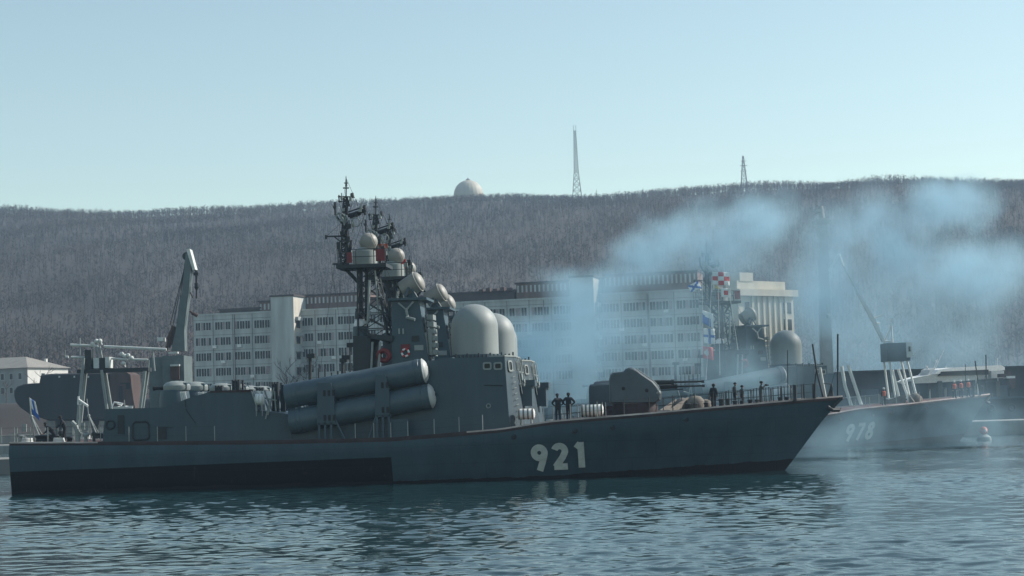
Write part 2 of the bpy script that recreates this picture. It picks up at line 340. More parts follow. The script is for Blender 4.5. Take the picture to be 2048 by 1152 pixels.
def make_corvette():
    root = empty('missile_corvette', SHIP, YAW)
    # ---- hull
    mb = MB(); nu = len(US); vs = []
    for sg in (-1, 1):
        for r in ROWS:
            for u in US: x, y, z = row_pt(r, u); vs.append((x, sg * y, z))
    fs = []; nr = len(ROWS); off = nr * nu
    for s in range(2):
        for k in range(nr - 1):
            for i in range(nu - 1):
                a, b, c, d = (s * off + k * nu + i, s * off + k * nu + i + 1, s * off + (k + 1) * nu + i + 1, s * off + (k + 1) * nu + i)
                fs.append((a, b, c, d) if s == 0 else (d, c, b, a))
    for k in range(nr - 1):                                   # transom and stem
        fs.append((k * nu, (k + 1) * nu, off + (k + 1) * nu, off + k * nu)); e = nu - 1
        fs.append((k * nu + e, off + k * nu + e, off + (k + 1) * nu + e, (k + 1) * nu + e))
    hull = mb.add(vs, fs).build('hull', 'hull', root, smooth=35)
    # ---- deck plating just inside the hull top, deck edge strips
    vs = []; fs = []
    for i, u in enumerate(US):
        x, y, z = row_pt(1.0, u); vs += [(x, -(y - .02), z - .03), (x, y - .02, z - .03)]
        if i: fs.append((2 * i - 2, 2 * i, 2 * i + 1, 2 * i - 1))
    MB().add(vs, fs).build('deck', 'deck_red', root, smooth=0)
    for sg in (-1, 1):
        mb = MB(); fine = [k / 90 for k in range(91)]
        for a, b in zip(fine, fine[1:]):
            pa, pb = row_pt(1.0, a), row_pt(1.0, b)
            def q(p, dy, dz): return (p[0], sg * (p[1] + dy), p[2] + dz)
            mb.hexa([q(pa, -.10, -.03), q(pb, -.10, -.03), q(pb, .035, -.03), q(pa, .035, -.03)], [q(pa, -.10, .07), q(pb, -.10, .07), q(pb, .02, .07), q(pa, .02, .07)], 1 if P(190, 885, -4.6).x < pa[0] < P(930, 864, -5).x else 0)
        mb.build('deck_edge', ['deck_edge', 'edge_red'], root, smooth=0)
        mb = MB()
        for a, b in zip(fine, fine[1:]):
            pa, pb = row_pt(1.0, a), row_pt(1.0, b)
            mb.hexa([q(pa, -.02, -.20), q(pb, -.02, -.20), q(pb, .04, -.20), q(pa, .04, -.20)], [q(pa, -.02, -.035), q(pb, -.02, -.035), q(pb, .045, -.035), q(pa, .045, -.035)])
        mb.build('rubbing_strake', 'edge_red', root, smooth=0)
    # ---- portholes on the bow
    for px, py in ((1150, 862), (1225, 855), (1372, 839), (1028, 874)):
        c = P(px, py, -4.3); y = hull_y(c.x, c.z)
        for _ in range(2): c = P(px, py, -y); y = hull_y(c.x, c.z)
        MB().lathe([(.17, 0), (.17, .05), (.12, .05), (.12, .03)], (c.x, -y + .01, c.z), (0, -1, .25), n=14).build('porthole', 'black', root)
    # ---- aft deckhouse
    yw = 3.75
    def poly(pts, y): return [(P(a, b, y).x, P(a, b, y).z) for a, b in pts]
    house = MB().prism(poly([(205, 888), (211, 818), (333, 815), (372, 798), (421, 783), (502, 781), (517, 821), (575, 828), (712, 826), (712, 886)][::-1], -yw), -yw, yw)
    house.build('aft_deckhouse', 'ship_grey', root, smooth=0)
    zt = P(300, 816, -yw).z
    MB().prism(poly([(418, 785.5), (421, 781.5), (504, 779), (504, 784)], -yw - .06), -yw - .06, -yw + .2).build('roof_edge', 'edge_red', root, smooth=0)
    # house door, seams, ladder
    c0 = P(266, 880, -yw); c1 = P(298, 843, -yw)
    d_ = MB()
    w, h = c1.x - c0.x, c1.z - c0.z; cx_, cz_ = (c0.x + c1.x) / 2, (c0.z + c1.z) / 2
    ring = [(cx_ + (w / 2) * sx, cz_ + (h / 2) * sz) for sx, sz in ((-1, -.7), (-.7, -1), (.7, -1), (1, -.7), (1, .7), (.7, 1), (-.7, 1), (-1, .7))]
    for a, b in zip(ring, ring[1:] + ring[:1]): d_.tube((a[0], -yw - .03, a[1]), (b[0], -yw - .03, b[1]), .07, n=6)
    d_.build('door_frame', 'ship_dark', root)
    for (a, b, c, d) in ((317, 853, 333, 878), (236, 830, 248, 868)):
        q0, q1 = P(a, d, -yw), P(c, b, -yw); MB().box((q0.x, -yw - .07, q0.z), (q1.x, -yw, q1.z)).build('locker', 'ship_dark', root, smooth=0)
    for pts in (((371, 800), (371, 815)), ((371, 818), (392, 848)), ((320, 854), (345, 856)), ((575, 830), (585, 878))):
        MB().path([P(a, b, -yw - .02) for a, b in pts], .03, 4).build('weld_seam', 'ship_dark', root)
    # ---- close-in guns on the aft house
    def ciws(px, y, s=1.0):
        o = P(px, 816, y); g = MB().lathe([(1.02, -.25), (1.02, .5), (.93, 1.05), (.9, 1.15)], (o.x, y, zt), n=28).build('gun_base', 'ship_grey', root)
        b = zt + 1.12
        MB().lathe([(.85, 0), (.9, .12), (.9, .32), (.72, .52), (.35, .62), (0, .64)], (o.x + .15, y, b), n=26).build('gun_cover', 'ship_light', g)
        MB().box((o.x - .35, y - .5, b + .05), (o.x + .95, y + .5, b + .50)).build('gun_housing', 'tube_grey', g, smooth=0)
        MB().tube((o.x - .3, y, b + .18), (o.x - 1.35, y, b + .18), .13, .11, n=10).tube((o.x - 1.3, y, b + .18), (o.x - 1.45, y, b + .18), .15, n=10).build('barrel', 'black', g)
        v = MB()
        for k in range(4): v.tube((o.x + .75 + k * .12, y - .95, zt + .25), (o.x + .62 + k * .10, y - .85, zt + 1.0), .045, n=5)
        v.build('grille', 'offwhite', g)
    ciws(350, -2.0); ciws(386, 2.0)
    # small aft roof fittings
    for px, y, hgt, w in ((440, -1, .4, .6), (474, 0, .8, .6), (486, .3, .75, .12), (512, .8, .9, .3), (552, -.5, .8, .5), (566, .5, .7, .3)):
        o = P(px, 785, y); base = P(px, 783 if px < 505 else 826, y).z
        m_ = MB()
        if w > .3:
            for k in range(3): m_.box((o.x - w / 2 + k * w / 3, y - .2, base), (o.x - w / 2 + (k + .55) * w / 3, y + .2, base + hgt + (1.2 if px > 540 else 0)))
        else: m_.box((o.x - w / 2, y - .15, base), (o.x + w / 2, y + .15, base + hgt + (1.2 if px > 540 else 0)))
        m_.build('vent_trunk', 'ship_dark', root, smooth=0)
    fl = MB(); 
    for pts in (((536, 830), (548, 775)), ((524, 795), (553, 801)), ((540, 801), (531, 838)), ((503, 782), (516, 820)), ((549, 782), (552, 822))):
        fl.path([P(a, b, -yw - .15) for a, b in pts], .055, 6)
    fl.build('davit', 'ship_light', root)
    # ---- bridge superstructure
    by = 3.7
    def b3(px, py, y): q = P(px, py, y); return (q.x, y, q.z)
    xr = P(655, 880, -by).x
    zB = deck_z(P(1000, 859, -by).x) - .05
    tA = P(1009, 713, -by); tB = P(1028, 713, -2.1); bA = P(1020, 861, -by); bB = P(1050, 846, -2.1)
    bot = [(xr, -by, zB - .9), (bA.x, -by, bA.z - .1), (bB.x, -2.1, bB.z - .1), (bB.x, 2.1, bB.z - .1), (bA.x, by, bA.z - .1), (xr, by, zB - .9)]
    top = [(P(905, 713, -by).x, -by, tA.z), (tA.x, -by, tA.z), (tB.x, -2.1, tA.z), (tB.x, 2.1, tA.z), (tA.x, by, tA.z), (P(905, 713, -by).x, by, tA.z)]
    # rear part slopes up to the bridge roof
    zr = P(690, 760, -by).z; zr2 = P(862, 721, -by).z
    MB().prism([(xr, zB - .9), (P(905, 713, -by).x, zB - .5), (P(905, 713, -by).x, P(905, 714, -by).z), (P(862, 721, -by).x, zr2), (P(700, 757, -by).x, zr)], -by + .03, by - .03).build('boat_deck_house', 'ship_grey', root, smooth=0)
    bot[0] = (top[0][0], -by, zB - .5); bot[5] = (top[0][0], by, zB - .5)
    bridge = MB().hexa(bot, top).build('bridge', 'ship_grey', root, smooth=0)
    for px in (974.5, 996): c = P(px, 732, -by); ring_window(bridge, (c.x, -by, c.z), (1, 0, 0), (0, 0, 1), (0, -1, 0), .46, .40)
    # chamfer + front windows
    A0, A1, B0, B1 = Vector(bot[1]), Vector(top[1]), Vector(bot[2]), Vector(top[2])
    ux = (B1 - A1).normalized(); uz = ((A1 - A0).normalized() + (B1 - B0).normalized()).normalized(); nn = ux.cross(uz)
    c = A1.lerp(B1, .45).lerp(A0.lerp(B0, .45), .13); ring_window(bridge, c, ux, uz, nn, .62, .62)
    C0, C1 = Vector(bot[3]), Vector(top[3]); uxf = Vector((0, 1, 0)); uzf = (B1 - B0).normalized(); nf = uxf.cross(uzf)
    for t in (.17, .5, .83): c = B1.lerp(C1, t).lerp(B0.lerp(C0, t), .13); ring_window(bridge, c, uxf, uzf, nf, .62, .55)
    # plates, lockers and rails on the bridge front
    for t, s, w_, h_ in ((.25, .30, .5, .45), (.6, .36, .6, .3), (.3, .55, .9, .18), (.75, .6, .4, .7)):
        c = B1.lerp(C1, t).lerp(B0.lerp(C0, t), s) + nf * .12
        MB().hexa([c + uxf * a * w_ + uzf * b * h_ - nf * .1 for a, b in ((-.5, -.5), (.5, -.5), (.5, .5), (-.5, .5))], [c + uxf * a * w_ + uzf * b * h_ + nf * .12 for a, b in ((-.5, -.5), (.5, -.5), (.5, .5), (-.5, .5))]).build('front_locker', 'ship_light', bridge, smooth=0)
    hr = MB()
    for s in (.22, .40, .5): hr.tube(B1.lerp(B0, s) + nf * .12 + uxf * .1, C1.lerp(C0, s) + nf * .12 - uxf * .1, .03, n=5)
    for t in (.02, .3, .6, .98): hr.tube(B1.lerp(C1, t) + nf * .13, B0.lerp(C0, t).lerp(B1.lerp(C1, t), .45) + nf * .13, .03, n=5)
    for k in range(9): hr.tube(A1.lerp(B1, .55).lerp(A0.lerp(B0, .55), .2 + k * .08) + nn * .05, A1.lerp(B1, .75).lerp(A0.lerp(B0, .75), .2 + k * .08) + nn * .05, .02, n=4)
    hr.build('handrail', 'ship_light', bridge)
    MB().hexa([v for v in [(tA.x - 1, -by + .1, tA.z), (tA.x + .02, -by - .03, tA.z), (tB.x + .06, -2.1, tA.z), (tB.x + .06, 2.1, tA.z), (tA.x + .02, by + .03, tA.z), (tA.x - 1, by - .1, tA.z)]],
              [v for v in [(tA.x - 1, -by + .1, tA.z + .1), (tA.x + .02, -by - .03, tA.z + .1), (tB.x + .06, -2.1, tA.z + .1), (tB.x + .06, 2.1, tA.z + .1), (tA.x + .02, by + .03, tA.z + .1), (tA.x - 1, by - .1, tA.z + .1)]]).build('bridge_coaming', 'ship_light', bridge, smooth=0)
    for k in range(16):
        q = P(912 + k * 7.6, 706, -2.2); MB().box((q.x - .05, -2.3, tA.z), (q.x + .05, -2.15, tA.z + .22 + .1 * (k % 3 == 0))).build('cable_clamp', 'ship_dark', bridge, smooth=0)  # row of small cable clamps along the bridge roof
    q0, q1 = P(968, 770, -by), P(1006, 771, -by); MB().tube((q0.x, -by - .03, q0.z), (q1.x, -by - .03, q1.z), .035, n=5).build('side_rail', 'ship_dark', bridge)
    q = P(977, 812, -by); MB().torus((q.x, -by - .05, q.z), (0, 1, 0), .13, .035, n=16).build('side_light', 'ship_light', bridge)
    # breastwork screens left and right of the gun (wash boards by the bridge front)
    for px, py0, py1 in ((1062, 772, 812),):
        q0, q1 = P(px - 8, py1, -1.2), P(px + 5, py0, -1.2); MB().box((q0.x - .3, -1.5, q0.z), (q1.x - .1, .2, q1.z)).box((q1.x - .5, -1.6, q1.z + .003), (q1.x + .12, .3, q1.z + .4)).build('signal_locker', 'ship_grey', bridge, smooth=0)
    # ---- great radome
    zd = tA.z; r = 1.56; o = P(950.5, 700, 0)
    rd = MB().lathe(dome(r, P(950, 655, 0).z - zd - .05, 14), (o.x, 0, zd + .05), n=56).build('radome', 'dome_white', root)
    ZDOME = (o.x, zd)
    bs = MB().lathe([(1.66, -.02), (1.66, .28), (1.57, .30)], (o.x, 0, zd), n=48); bs.build('base_ring', 'ship_grey', rd)
    # ---- mast house (tower) and low house beside it
    y2 = 1.55
    tower = MB().hexa([b3(784, 752, -y2), b3(860, 740, -y2), (P(860, 740, -y2).x, y2, P(860, 740, -y2).z), (P(784, 752, -y2).x, y2, P(784, 752, -y2).z)],
                      [b3(783, 603, -y2), b3(838, 600, -y2), (P(838, 600, -y2).x, y2, P(838, 600, -y2).z), (P(783, 603, -y2).x, y2, P(783, 603, -y2).z)]).build('mast_house', 'ship_grey', root, smooth=0)
    q0, q1 = P(775, 603, -1.9), P(853, 597, -1.9); MB().box((q0.x, -1.9, q1.z - .06), (q1.x, 1.9, q1.z + .10)).build('top_platform', 'ship_grey', tower, smooth=0)
    fx = P(849, 660, -y2).x
    gl = MB()
    for k in range(6): gl.box((fx + k * .0 + .05 * k, -1.3, P(849, 640 + 14 * k, -1).z), (fx + .55 + .03 * k, .2, P(849, 630 + 14 * k, -1).z))
    gl.build('front_grille', 'ship_light', tower, smooth=0)
    q0, q1 = P(829, 705, -y2), P(840, 665, -y2)
    MB().box((q0.x + .35, -y2 + .1, q0.z - .2), (q1.x + .75, y2 - .1, q1.z)).build('step_house', 'ship_light', tower, smooth=0)
    for (a, b, c, d, mm) in ((797, 657, 800, 668, 'ship_light'), (805, 657, 808, 668, 'ship_light'), (824, 671, 838, 683, 'ship_dark'), (829, 690, 847, 701, 'ship_light')):
        q0, q1 = P(a, d, -y2), P(c, b, -y2); MB().box((q0.x, -y2 - .07, q0.z), (q1.x, -y2 + .01, q1.z)).build('tower_hatch', mm, tower, smooth=0)
    ld = MB()
    for k in range(12):
        z = P(856, 735 - 10 * k, -1.3).z; x = P(858 - k * .9, 735 - 10 * k, -1.3).x + .12; ld.tube((x, -1.6, z), (x, -1.1, z), .025, n=4)
    for yy in (-1.6, -1.1): ld.tube((P(858, 735, -1.3).x + .12, yy, P(858, 735, -1.3).z), (P(847, 605, -1.3).x + .12, yy, P(847, 605, -1.3).z), .03, n=5)
    ld.build('ladder', 'ship_dark', tower)
    # radar director on the tower
    o = P(823, 570, 0); dr = Vector((math.cos(R(26)), -.10, math.sin(R(26)))).normalized()
    rdr = MB().lathe([(.50, -.74), (.58, -.70), (.69, .42), (.74, .43), (.74, .50), (.69, .51)] + [(.68 * math.cos(t), .51 + .36 * math.sin(t)) for t in [math.pi / 2 * i / 7 for i in range(8)]], (o.x, 0, o.z), dr, n=40).build('radar_director', 'dome_tan', root, smooth=28)
    q = P(818, 600, 0); MB().lathe([(.42, 0), (.34, .35), (.3, o.z - q.z - .5)], (o.x, 0, q.z), n=18).tube((o.x - .35, -.75, q.z + .2), (o.x - .1, -.6, o.z - .2), .09).tube((o.x + .45, -.75, q.z + .1), (o.x + .1, -.7, o.z - .3), .07).build('director_pedestal', 'ship_grey', rdr)
    q = P(812, 622, -1.9); MB().tube((q.x - .5, -1.9, q.z + .55), (q.x, -1.9, q.z + .1), .06).tube((q.x + .5, -1.9, q.z + .6), (q.x + .05, -1.9, q.z + .1), .06).tube((q.x, -1.9, q.z + .2), (q.x + .1, -1.9, q.z - .4), .09).tube((q.x, -2.0, q.z - .42), (q.x + .6, -2.05, q.z - .6), .10).build('searchlight_bracket', 'ship_light', tower)
    # low funnel house, small dome
    lf = MB().prism(poly([(706, 768), (706, 672), (741, 672), (741, 764)], -1.9), -1.9, 1.9).build('funnel_house', 'ship_dark', root, smooth=0)
    q0, q1 = P(735, 681, -1.9), P(790, 668, -1.9); MB().prism(poly([(735, 676), (785, 683), (785, 671), (735, 668)], -1.9), -1.9, 1.9).build('flying_deck', 'ship_dark', lf, smooth=0)
    o = P(721, 665, -.5); sd = MB().lathe(dome(.43, .15, 8), (o.x, -.5, P(721, 654, -.5).z), n=26).build('small_radome', 'white', root)
    MB().lathe([(.5, 0), (.5, .72), (.44, .74)], (o.x, -.5, P(721, 675, -.5).z), n=24).build('radome_stand', 'ship_grey', sd)
    q = P(718, 632, -.4); MB().lathe([(.35, 0), (.3, .5), (.12, .75)], (o.x - .05, -.4, P(720, 645, -.4).z + .25), n=14).box((q.x - .2, -.6, q.z), (q.x + .35, -.2, q.z + .5)).build('sensor_head', 'ship_dark', sd)
    for px in (742, 757):
        q0, q1 = P(px, 750, -2.0), P(px + 3, 684, -2.0); MB().tube((q0.x, -2.0, q0.z), (q1.x, -2.0, q1.z), .08, n=6).build('support_post', 'ship_light', lf)
    q = P(767, 711, -1.9); MB().torus((q.x, -1.9, q.z), (0, 1, .2), .34, .16, n=22, k=8).torus((q.x, -1.55, q.z), (0, 1, .2), .34, .16, n=22, k=8).build('hose_reel', 'dark_red', lf)
    # ---- mast
    mast = MB()
    zb_, zt_ = P(750, 690, 0).z, P(733, 535, 0).z
    xa, xb = P(722, 690, 0).x, P(783, 690, 0).x; xc, xd = P(719, 535, 0).x, P(752, 535, 0).x
    lattice(mast, [(xa, -1.1, zb_), (xb, -1.1, zb_), (xb, 1.1, zb_), (xa, 1.1, zb_)], [(xc, -.75, zt_), (xd, -.75, zt_), (xd, .75, zt_), (xc, .75, zt_)], 5, .075, .04)
    for px in (719, 731): mast.tube((P(px, 700, -.3).x, -.3, P(px, 745, -.3).z), (P(px + 3, 535, -.3).x, -.3, zt_), .13, n=8)
    mt = mast.build('lattice_mast', 'ship_dark', root)
    q0, q1 = P(672, 535, -1.4), P(772, 527, -1.4)
    MB().box((q0.x, -1.4, P(720, 535, -1.4).z), (q1.x, 1.4, P(720, 528, -1.4).z)).tube((P(690, 535, 0).x, 0, zt_), (P(724, 570, 0).x, 0, P(724, 573, 0).z), .12).tube((P(768, 535, 0).x, 0, zt_), (P(750, 560, 0).x, 0, P(750, 562, 0).z), .1).build('mast_platform', 'ship_dark', mt, smooth=0)
    zp = P(720, 528, -1.4).z
    for yy in (-1.35, 1.35):
        rl = MB()
        for px in (676, 694, 712, 748, 760, 770): x = P(px, 528, yy).x; rl.tube((x, yy, zp), (x, yy, zp + 1.0), .03, n=5)
        for hh in (.5, 1.0): rl.tube((P(676, 528, yy).x, yy, zp + hh), (P(770, 528, yy).x, yy, zp + hh), .022, n=5)
        rl.build('platform_rail', 'ship_dark', mt)
    x0_, x1_ = P(752, 520, -1.36).x, P(770, 520, -1.36).x
    MB().box((x0_, -1.42, zp + .15), (x1_, -1.38, zp + .95)).build('canvas_dodger', 'dark_red', mt, smooth=0)
    MB().box((P(694, 520, -1.4).x, -1.42, zp + .1), (P(704, 520, -1.4).x, -1.38, zp + .8)).build('canvas_dodger', 'dark_red', mt, smooth=0)
    o = P(730, 512, 0); db = MB().lathe([(.82, 0), (.82, .95), (.55, 1.0), (.45, 1.2)], (o.x, 0, zp), n=32).build('radome_drum', 'ship_light', root)
    c = P(737, 484, 0); MB().lathe(ball(.62, 18), (c.x, 0, c.z), n=36).build('ball_radome', 'dome_tan', db)
    # upper pole mast
    pm = MB(); zt1 = P(690, 450, 0).z; zt2 = P(691, 396, 0).z; zt3 = P(692, 352, 0).z; xm0 = P(688, 528, 0).x; xm1 = P(690, 450, 0).x; xm2 = P(692, 396, 0).x; xm3 = P(692, 352, 0).x
    lattice(pm, [(xm0 - .22, -.22, zp), (xm0 + .22, -.22, zp), (xm0, .25, zp)], [(xm2 - .13, -.13, zt2), (xm2 + .13, -.13, zt2), (xm2, .15, zt2)], 12, .06, .032)
    pm.tube((xm2, 0, zt2), (xm3, 0, zt3 - .6), .06, .04, n=6).tube((xm3, 0, zt3 - .7), (xm3, 0, zt3), .09, .02, n=6)
    pm.tube((xm0 + .33, -.2, zp), (xm1 + .2, -.1, zt1), .07, n=6)
    top_mast = pm.build('pole_mast', 'ship_dark', mt)
    ar = MB()
    def seg(pts, r, y=0): ar.path([P(a, b, y) for a, b in pts], r, 6)
    seg([(652, 473), (690, 472)], .06); seg([(668, 473), (688, 489)], .045); seg([(652, 470), (652, 478)], .09)
    seg([(676, 393), (708, 394)], .045); seg([(704, 386), (706, 396)], .11); seg([(678, 390), (678, 404), (685, 402)], .05)
    seg([(692, 378), (692, 378)], .04); seg([(686, 376), (698, 376)], .045); seg([(688, 366), (696, 366)], .035)
    seg([(693, 432), (712, 427), (732, 420)], .13); seg([(729, 410), (730, 430)], .10); seg([(693, 425), (730, 413)], .05); seg([(700, 436), (722, 428)], .06)
    seg([(670, 404), (671, 430)], .08); seg([(671, 430), (684, 447), (690, 458)], .06); seg([(666, 412), (672, 425)], .04)
    seg([(700, 505), (702, 480)], .10); seg([(678, 500), (679, 515)], .06); seg([(742, 468), (746, 474)], .08)
    seg([(665, 528), (690, 528)], .06); seg([(680, 560), (679, 600)], .015); seg([(681, 480), (680, 535)], .015)
    seg([(729, 480), (713, 400)], .012); seg([(654, 476), (679, 640)], .010)
    ar.build('crossarm', 'ship_dark', mt)
    rg = MB()
    for (a, b, c, d, y0_, y1_) in ((692, 356, 800, 600, 0, -1), (692, 360, 640, 745, 0, 1.5), (690, 396, 716, 640, 0, -1.2), (676, 393, 690, 450, 0, 0), (708, 394, 694, 440, 0, 0), (652, 473, 690, 440, 0, 0), (732, 415, 748, 468, 0, 0), (731, 425, 706, 500, 0, 0)):
        rg.tube(P(a, b, y0_), P(c, d, y1_), .014, n=4)
    rg.build('rigging', 'ship_dark', mt)
    for px, y0_, hh in ((678, -1.2, 1.9), (700, 1.2, 1.5), (748, 1.2, 2.2), (757, -1.2, 1.2), (766, 1.1, 1.7), (770, -1.1, 1.0)):
        x = P(px, 528, y0_).x; MB().tube((x, y0_, zp), (x + .05, y0_, zp + hh), .035, .02, n=5).box((x - .12, y0_ - .1, zp + hh * .55), (x + .14, y0_ + .1, zp + hh * .8)).build('small_aerial', 'ship_light' if hh < 1.6 else 'ship_dark', mt, smooth=0)
    for (a, b, w_, h_) in ((701, 398, 5, 7), (683, 396, 4, 6), (697, 410, 7, 5), (686, 420, 5, 6), (698, 452, 8, 9), (684, 466, 7, 7), (697, 478, 6, 10), (720, 421, 5, 6), (712, 432, 6, 5), (722, 415, 4, 5)):
        c0, c1 = P(a - w_ / 2, b + h_ / 2, -.2), P(a + w_ / 2, b - h_ / 2, -.2); MB().box((c0.x, -.3, c0.z), (c1.x, .1, c1.z)).tube(((c0.x + c1.x) / 2, -.1, c1.z), ((c0.x + c1.x) / 2, -.1, c1.z + .25), .04, n=5).build('mast_fitting', 'ship_dark' if w_ > 5 else 'ship_light', mt, smooth=0)
    an = MB()
    for (a, b, d, rr) in ((712, 444, (.3, 1, .3), .30), (706, 447, (1, .4, .2), .26), (690, 438, (.6, 1, 0), .24), (681, 434, (.2, 1, .6), .30), (686, 440, (1, .3, .4), .22)):
        an.torus(P(a, b, -.3), d, rr, .05, n=16, k=6)
    for pts in (((703, 470), (709, 452)), ((676, 424), (683, 436)), ((688, 450), (694, 430))): an.path([P(a, b, -.35) for a, b in pts], .055, 6)
    an.build('antenna_loop', 'ship_light', mt)
    st = MB()
    st.path([P(750, 541, -.9), P(758, 640, -.9)], .06); st.path([P(736, 640, -1.2), P(739, 560, -1.2)], .10); st.path([P(733, 648, -1.2), P(741, 622, -1.2)], .08)
    for k in range(5): q = P(751 + k * 1.6, 560 + 17 * k, -.9); st.tube(q, (q.x + .2, q.y - .1, q.z), .045, n=5)
    st.build('cable_pipe', 'ship_light', mt)
    # ---- missile tubes
    def tubes(sg):
        for (f, bck, yy, nm) in (((847, 741.5), (573, 793), 3.95, 0), ((861, 792), (582, 844), 4.08, 1)):
            a = P(*f, -yy); b = P(*bck, -yy); a.y = sg * yy; b.y = sg * (yy - .02); d = (a - b); Lg = d.length
            t_ = MB().lathe([(.72, -.02), (.79, 0), (.79, .5), (.82, .52), (.82, .75), (.79, .77), (.79, Lg - .5), (.82, Lg - .48), (.82, Lg - .22), (.79, Lg - .2), (.79, Lg)], b, d, n=36).build('missile_tube', 'tube_grey', root)
            MB().lathe([(.80, -.02), (.80, .03), (.75, .04), (.70, .12), (.58, .21), (.40, .28), (.2, .31), (0, .32)], a, d, n=32).build('end_cap', 'cap_grey', t_, smooth=35)
            dn = d.normalized(); MB().lathe([(.10, .0), (.10, .09), (.07, .1)], a + dn * .30 + Vector((0, 0, .02)), dn, n=12).build('cap_boss', 'ship_dark', t_); MB().lathe([(.05, 0), (.05, .08)], a + dn * .22 + Vector((0, 0, .33)), dn, n=10).build('cap_boss', 'ship_dark', t_)
        for (x0, x1, ptop, pb) in ((632, 672, 768, 872), (748, 782, 752, 872)):
            q0, q1 = P(x0, ptop, -4.9), P(x1, pb, -4.9); y0 = sg * 4.98
            br = MB(); dz = deck_z(q0.x) - .02
            for yy in (4.88, 3.2):
                br.prism([(q0.x, q0.z - 2.5), (q1.x - .05, q0.z - 2.5), (q1.x - .05, q0.z - .9), (q1.x - .25, q0.z + .05), (q0.x + .1, q0.z + .05)], sg * yy - .05, sg * yy + .05)
            for k, px in enumerate((x0 + 6, x0 + 18, x0 + 30)):
                x = P(px, 860, -4.9).x; br.box((x - .07, min(sg * 4.86, sg * 4.74), dz), (x + .07, max(sg * 4.86, sg * 4.74), q0.z - 2.4))
            xs_ = P(x1 - 4, 840, -4.9).x; sgn = 1 if x0 < 700 else -1; xx = xs_ if sgn > 0 else P(x0 + 8, 840, -4.9).x
            br.tube((xx, sg * 4.8, q0.z - 2.2), (xx + sgn * .65, sg * 4.8, dz), .07, n=6)
            br.box((q0.x, min(sg * 3.1, sg * 4.86), q0.z - 2.62), (q1.x, max(sg * 3.1, sg * 4.86), q0.z - 2.48))
            bo = br.build('launcher_cradle', 'ship_grey', root, smooth=0)
            hs = MB()
            for k in range(3 if x0 < 700 else 2):
                for zz in (q0.z - .62, q0.z - 2.2):
                    x = q0.x + .45 + k * .30; hs.box((x, min(sg * 4.955, sg * 4.935), zz - .18), (x + .17, max(sg * 4.955, sg * 4.935), zz + .2))
            hs.build('cradle_slot', 'black', bo, smooth=0)  # black pads drawn as dark slots in the cradle plates
        q0, q1 = P(784, 874, -4.6), P(815, 838, -4.6); MB().box((q0.x, sg * 4.55 - .1, deck_z(q0.x)), (q1.x, sg * 4.55 + .1, q1.z)).build('blast_plate', 'ship_grey', root, smooth=0)
    tubes(-1); tubes(1)
    # ---- main gun
    gz = P(1270, 806, -1.3).z
    prof = [(1219.7, 806), (1219, 759), (1221, 750), (1226, 745), (1247, 743), (1251, 738), (1257, 735.5), (1264, 736), (1273, 740), (1285, 749), (1297, 757), (1306, 763), (1316, 775), (1321, 787), (1319, 799), (1312, 806)]
    pp = poly(prof, -1.25)
    cxg = sum(x for x, z in pp) / len(pp); czg = gz + .8
    ring_ = []
    for y, s in ((-1.32, .93), (-1.25, .985), (-1.1, 1.0), (-.55, 1.03), (.55, 1.03), (1.1, 1.0), (1.25, .985), (1.32, .93)):
        ring_.append([(cxg + (x - cxg) * s, y, max(gz, czg + (z - czg) * s)) for x, z in pp])
    n = len(pp); vs = [v for rr in ring_ for v in rr]; fs = [tuple(range(n)), tuple(range((len(ring_) - 1) * n, len(ring_) * n))[::-1]]
    for k in range(len(ring_) - 1):
        for i in range(n): fs.append((k * n + i, (k + 1) * n + i, (k + 1) * n + (i + 1) % n, k * n + (i + 1) % n))
    gun = MB().add(vs, fs).build('gun_turret', 'gun_grey', root, smooth=30)
    dzg = deck_z(cxg)
    q = P(1262, 746, -.75); MB().lathe([(.42, -.3), (.42, .02)] + [(.42 * math.cos(t), .02 + .36 * math.sin(t)) for t in [math.pi / 2 * i / 6 for i in range(1, 7)]], (q.x, -.75, q.z), (.12, -.15, 1), n=22).build('cupola', 'ship_grey', gun)
    MB().lathe([(1.5, dzg - gz - .05), (1.5, -.25), (1.42, -.02), (1.42, .0)], (cxg - .1, 0, gz), n=36).build('turret_ring', 'ring_dark', gun)
    for (f, bk, yy, r0, r1) in (((1403, 763), (1308, 765), -.28, .12, .065), ((1404, 771.5), (1318, 774), .28, .12, .065)):
        a, b = P(*f, yy), P(*bk, yy); m1 = b.lerp(a, .36)
        MB().tube(b, m1, .17, .14, n=12).tube(m1, a, .07, .06, n=10).tube(a, a + (a - b).normalized() * .18, .09, n=10).tube(m1, m1 + (a - b).normalized() * .2, .18, n=10).build('gun_barrel', 'ship_dark', gun)
    a, b = P(1366, 778, -.5), P(1316, 781, -.5); MB().tube(b, a, .05, n=8).build('sight_tube', 'ship_grey', gun)
    ed = MB()
    for ys in (-.6, .6): ed.path([(x, ys, z + .04) for x, z in [(cxg + (x - cxg) * 1.03, czg + (z - czg) * 1.03) for x, z in pp[8:15]]], .045, 6)
    ed.build('shield_rail', 'ship_light', gun)
    for px, py in ((1247, 777), (1293.5, 781)):
        q = P(px, py, -1.33); MB().lathe([(.12, 0), (.12, .05), (.08, .06)], (q.x, -1.29, q.z), (0, -1, 0), n=12).build('turret_port', 'black', gun)
    q = P(1314, 786, -1.2); MB().lathe([(.14, 0), (.14, .2), (.08, .25)], (q.x, -1.2, q.z), (1, -.3, .1), n=12).build('turret_lamp', 'ship_light', gun)
    # ---- foredeck: breakwater and covered windlass
    b0 = [P(1336, 816, -2.6), P(1374, 811, -1.8), P(1374, 796, -1.8)]
    bw = MB(); zk = lambda x: deck_z(x) - .02
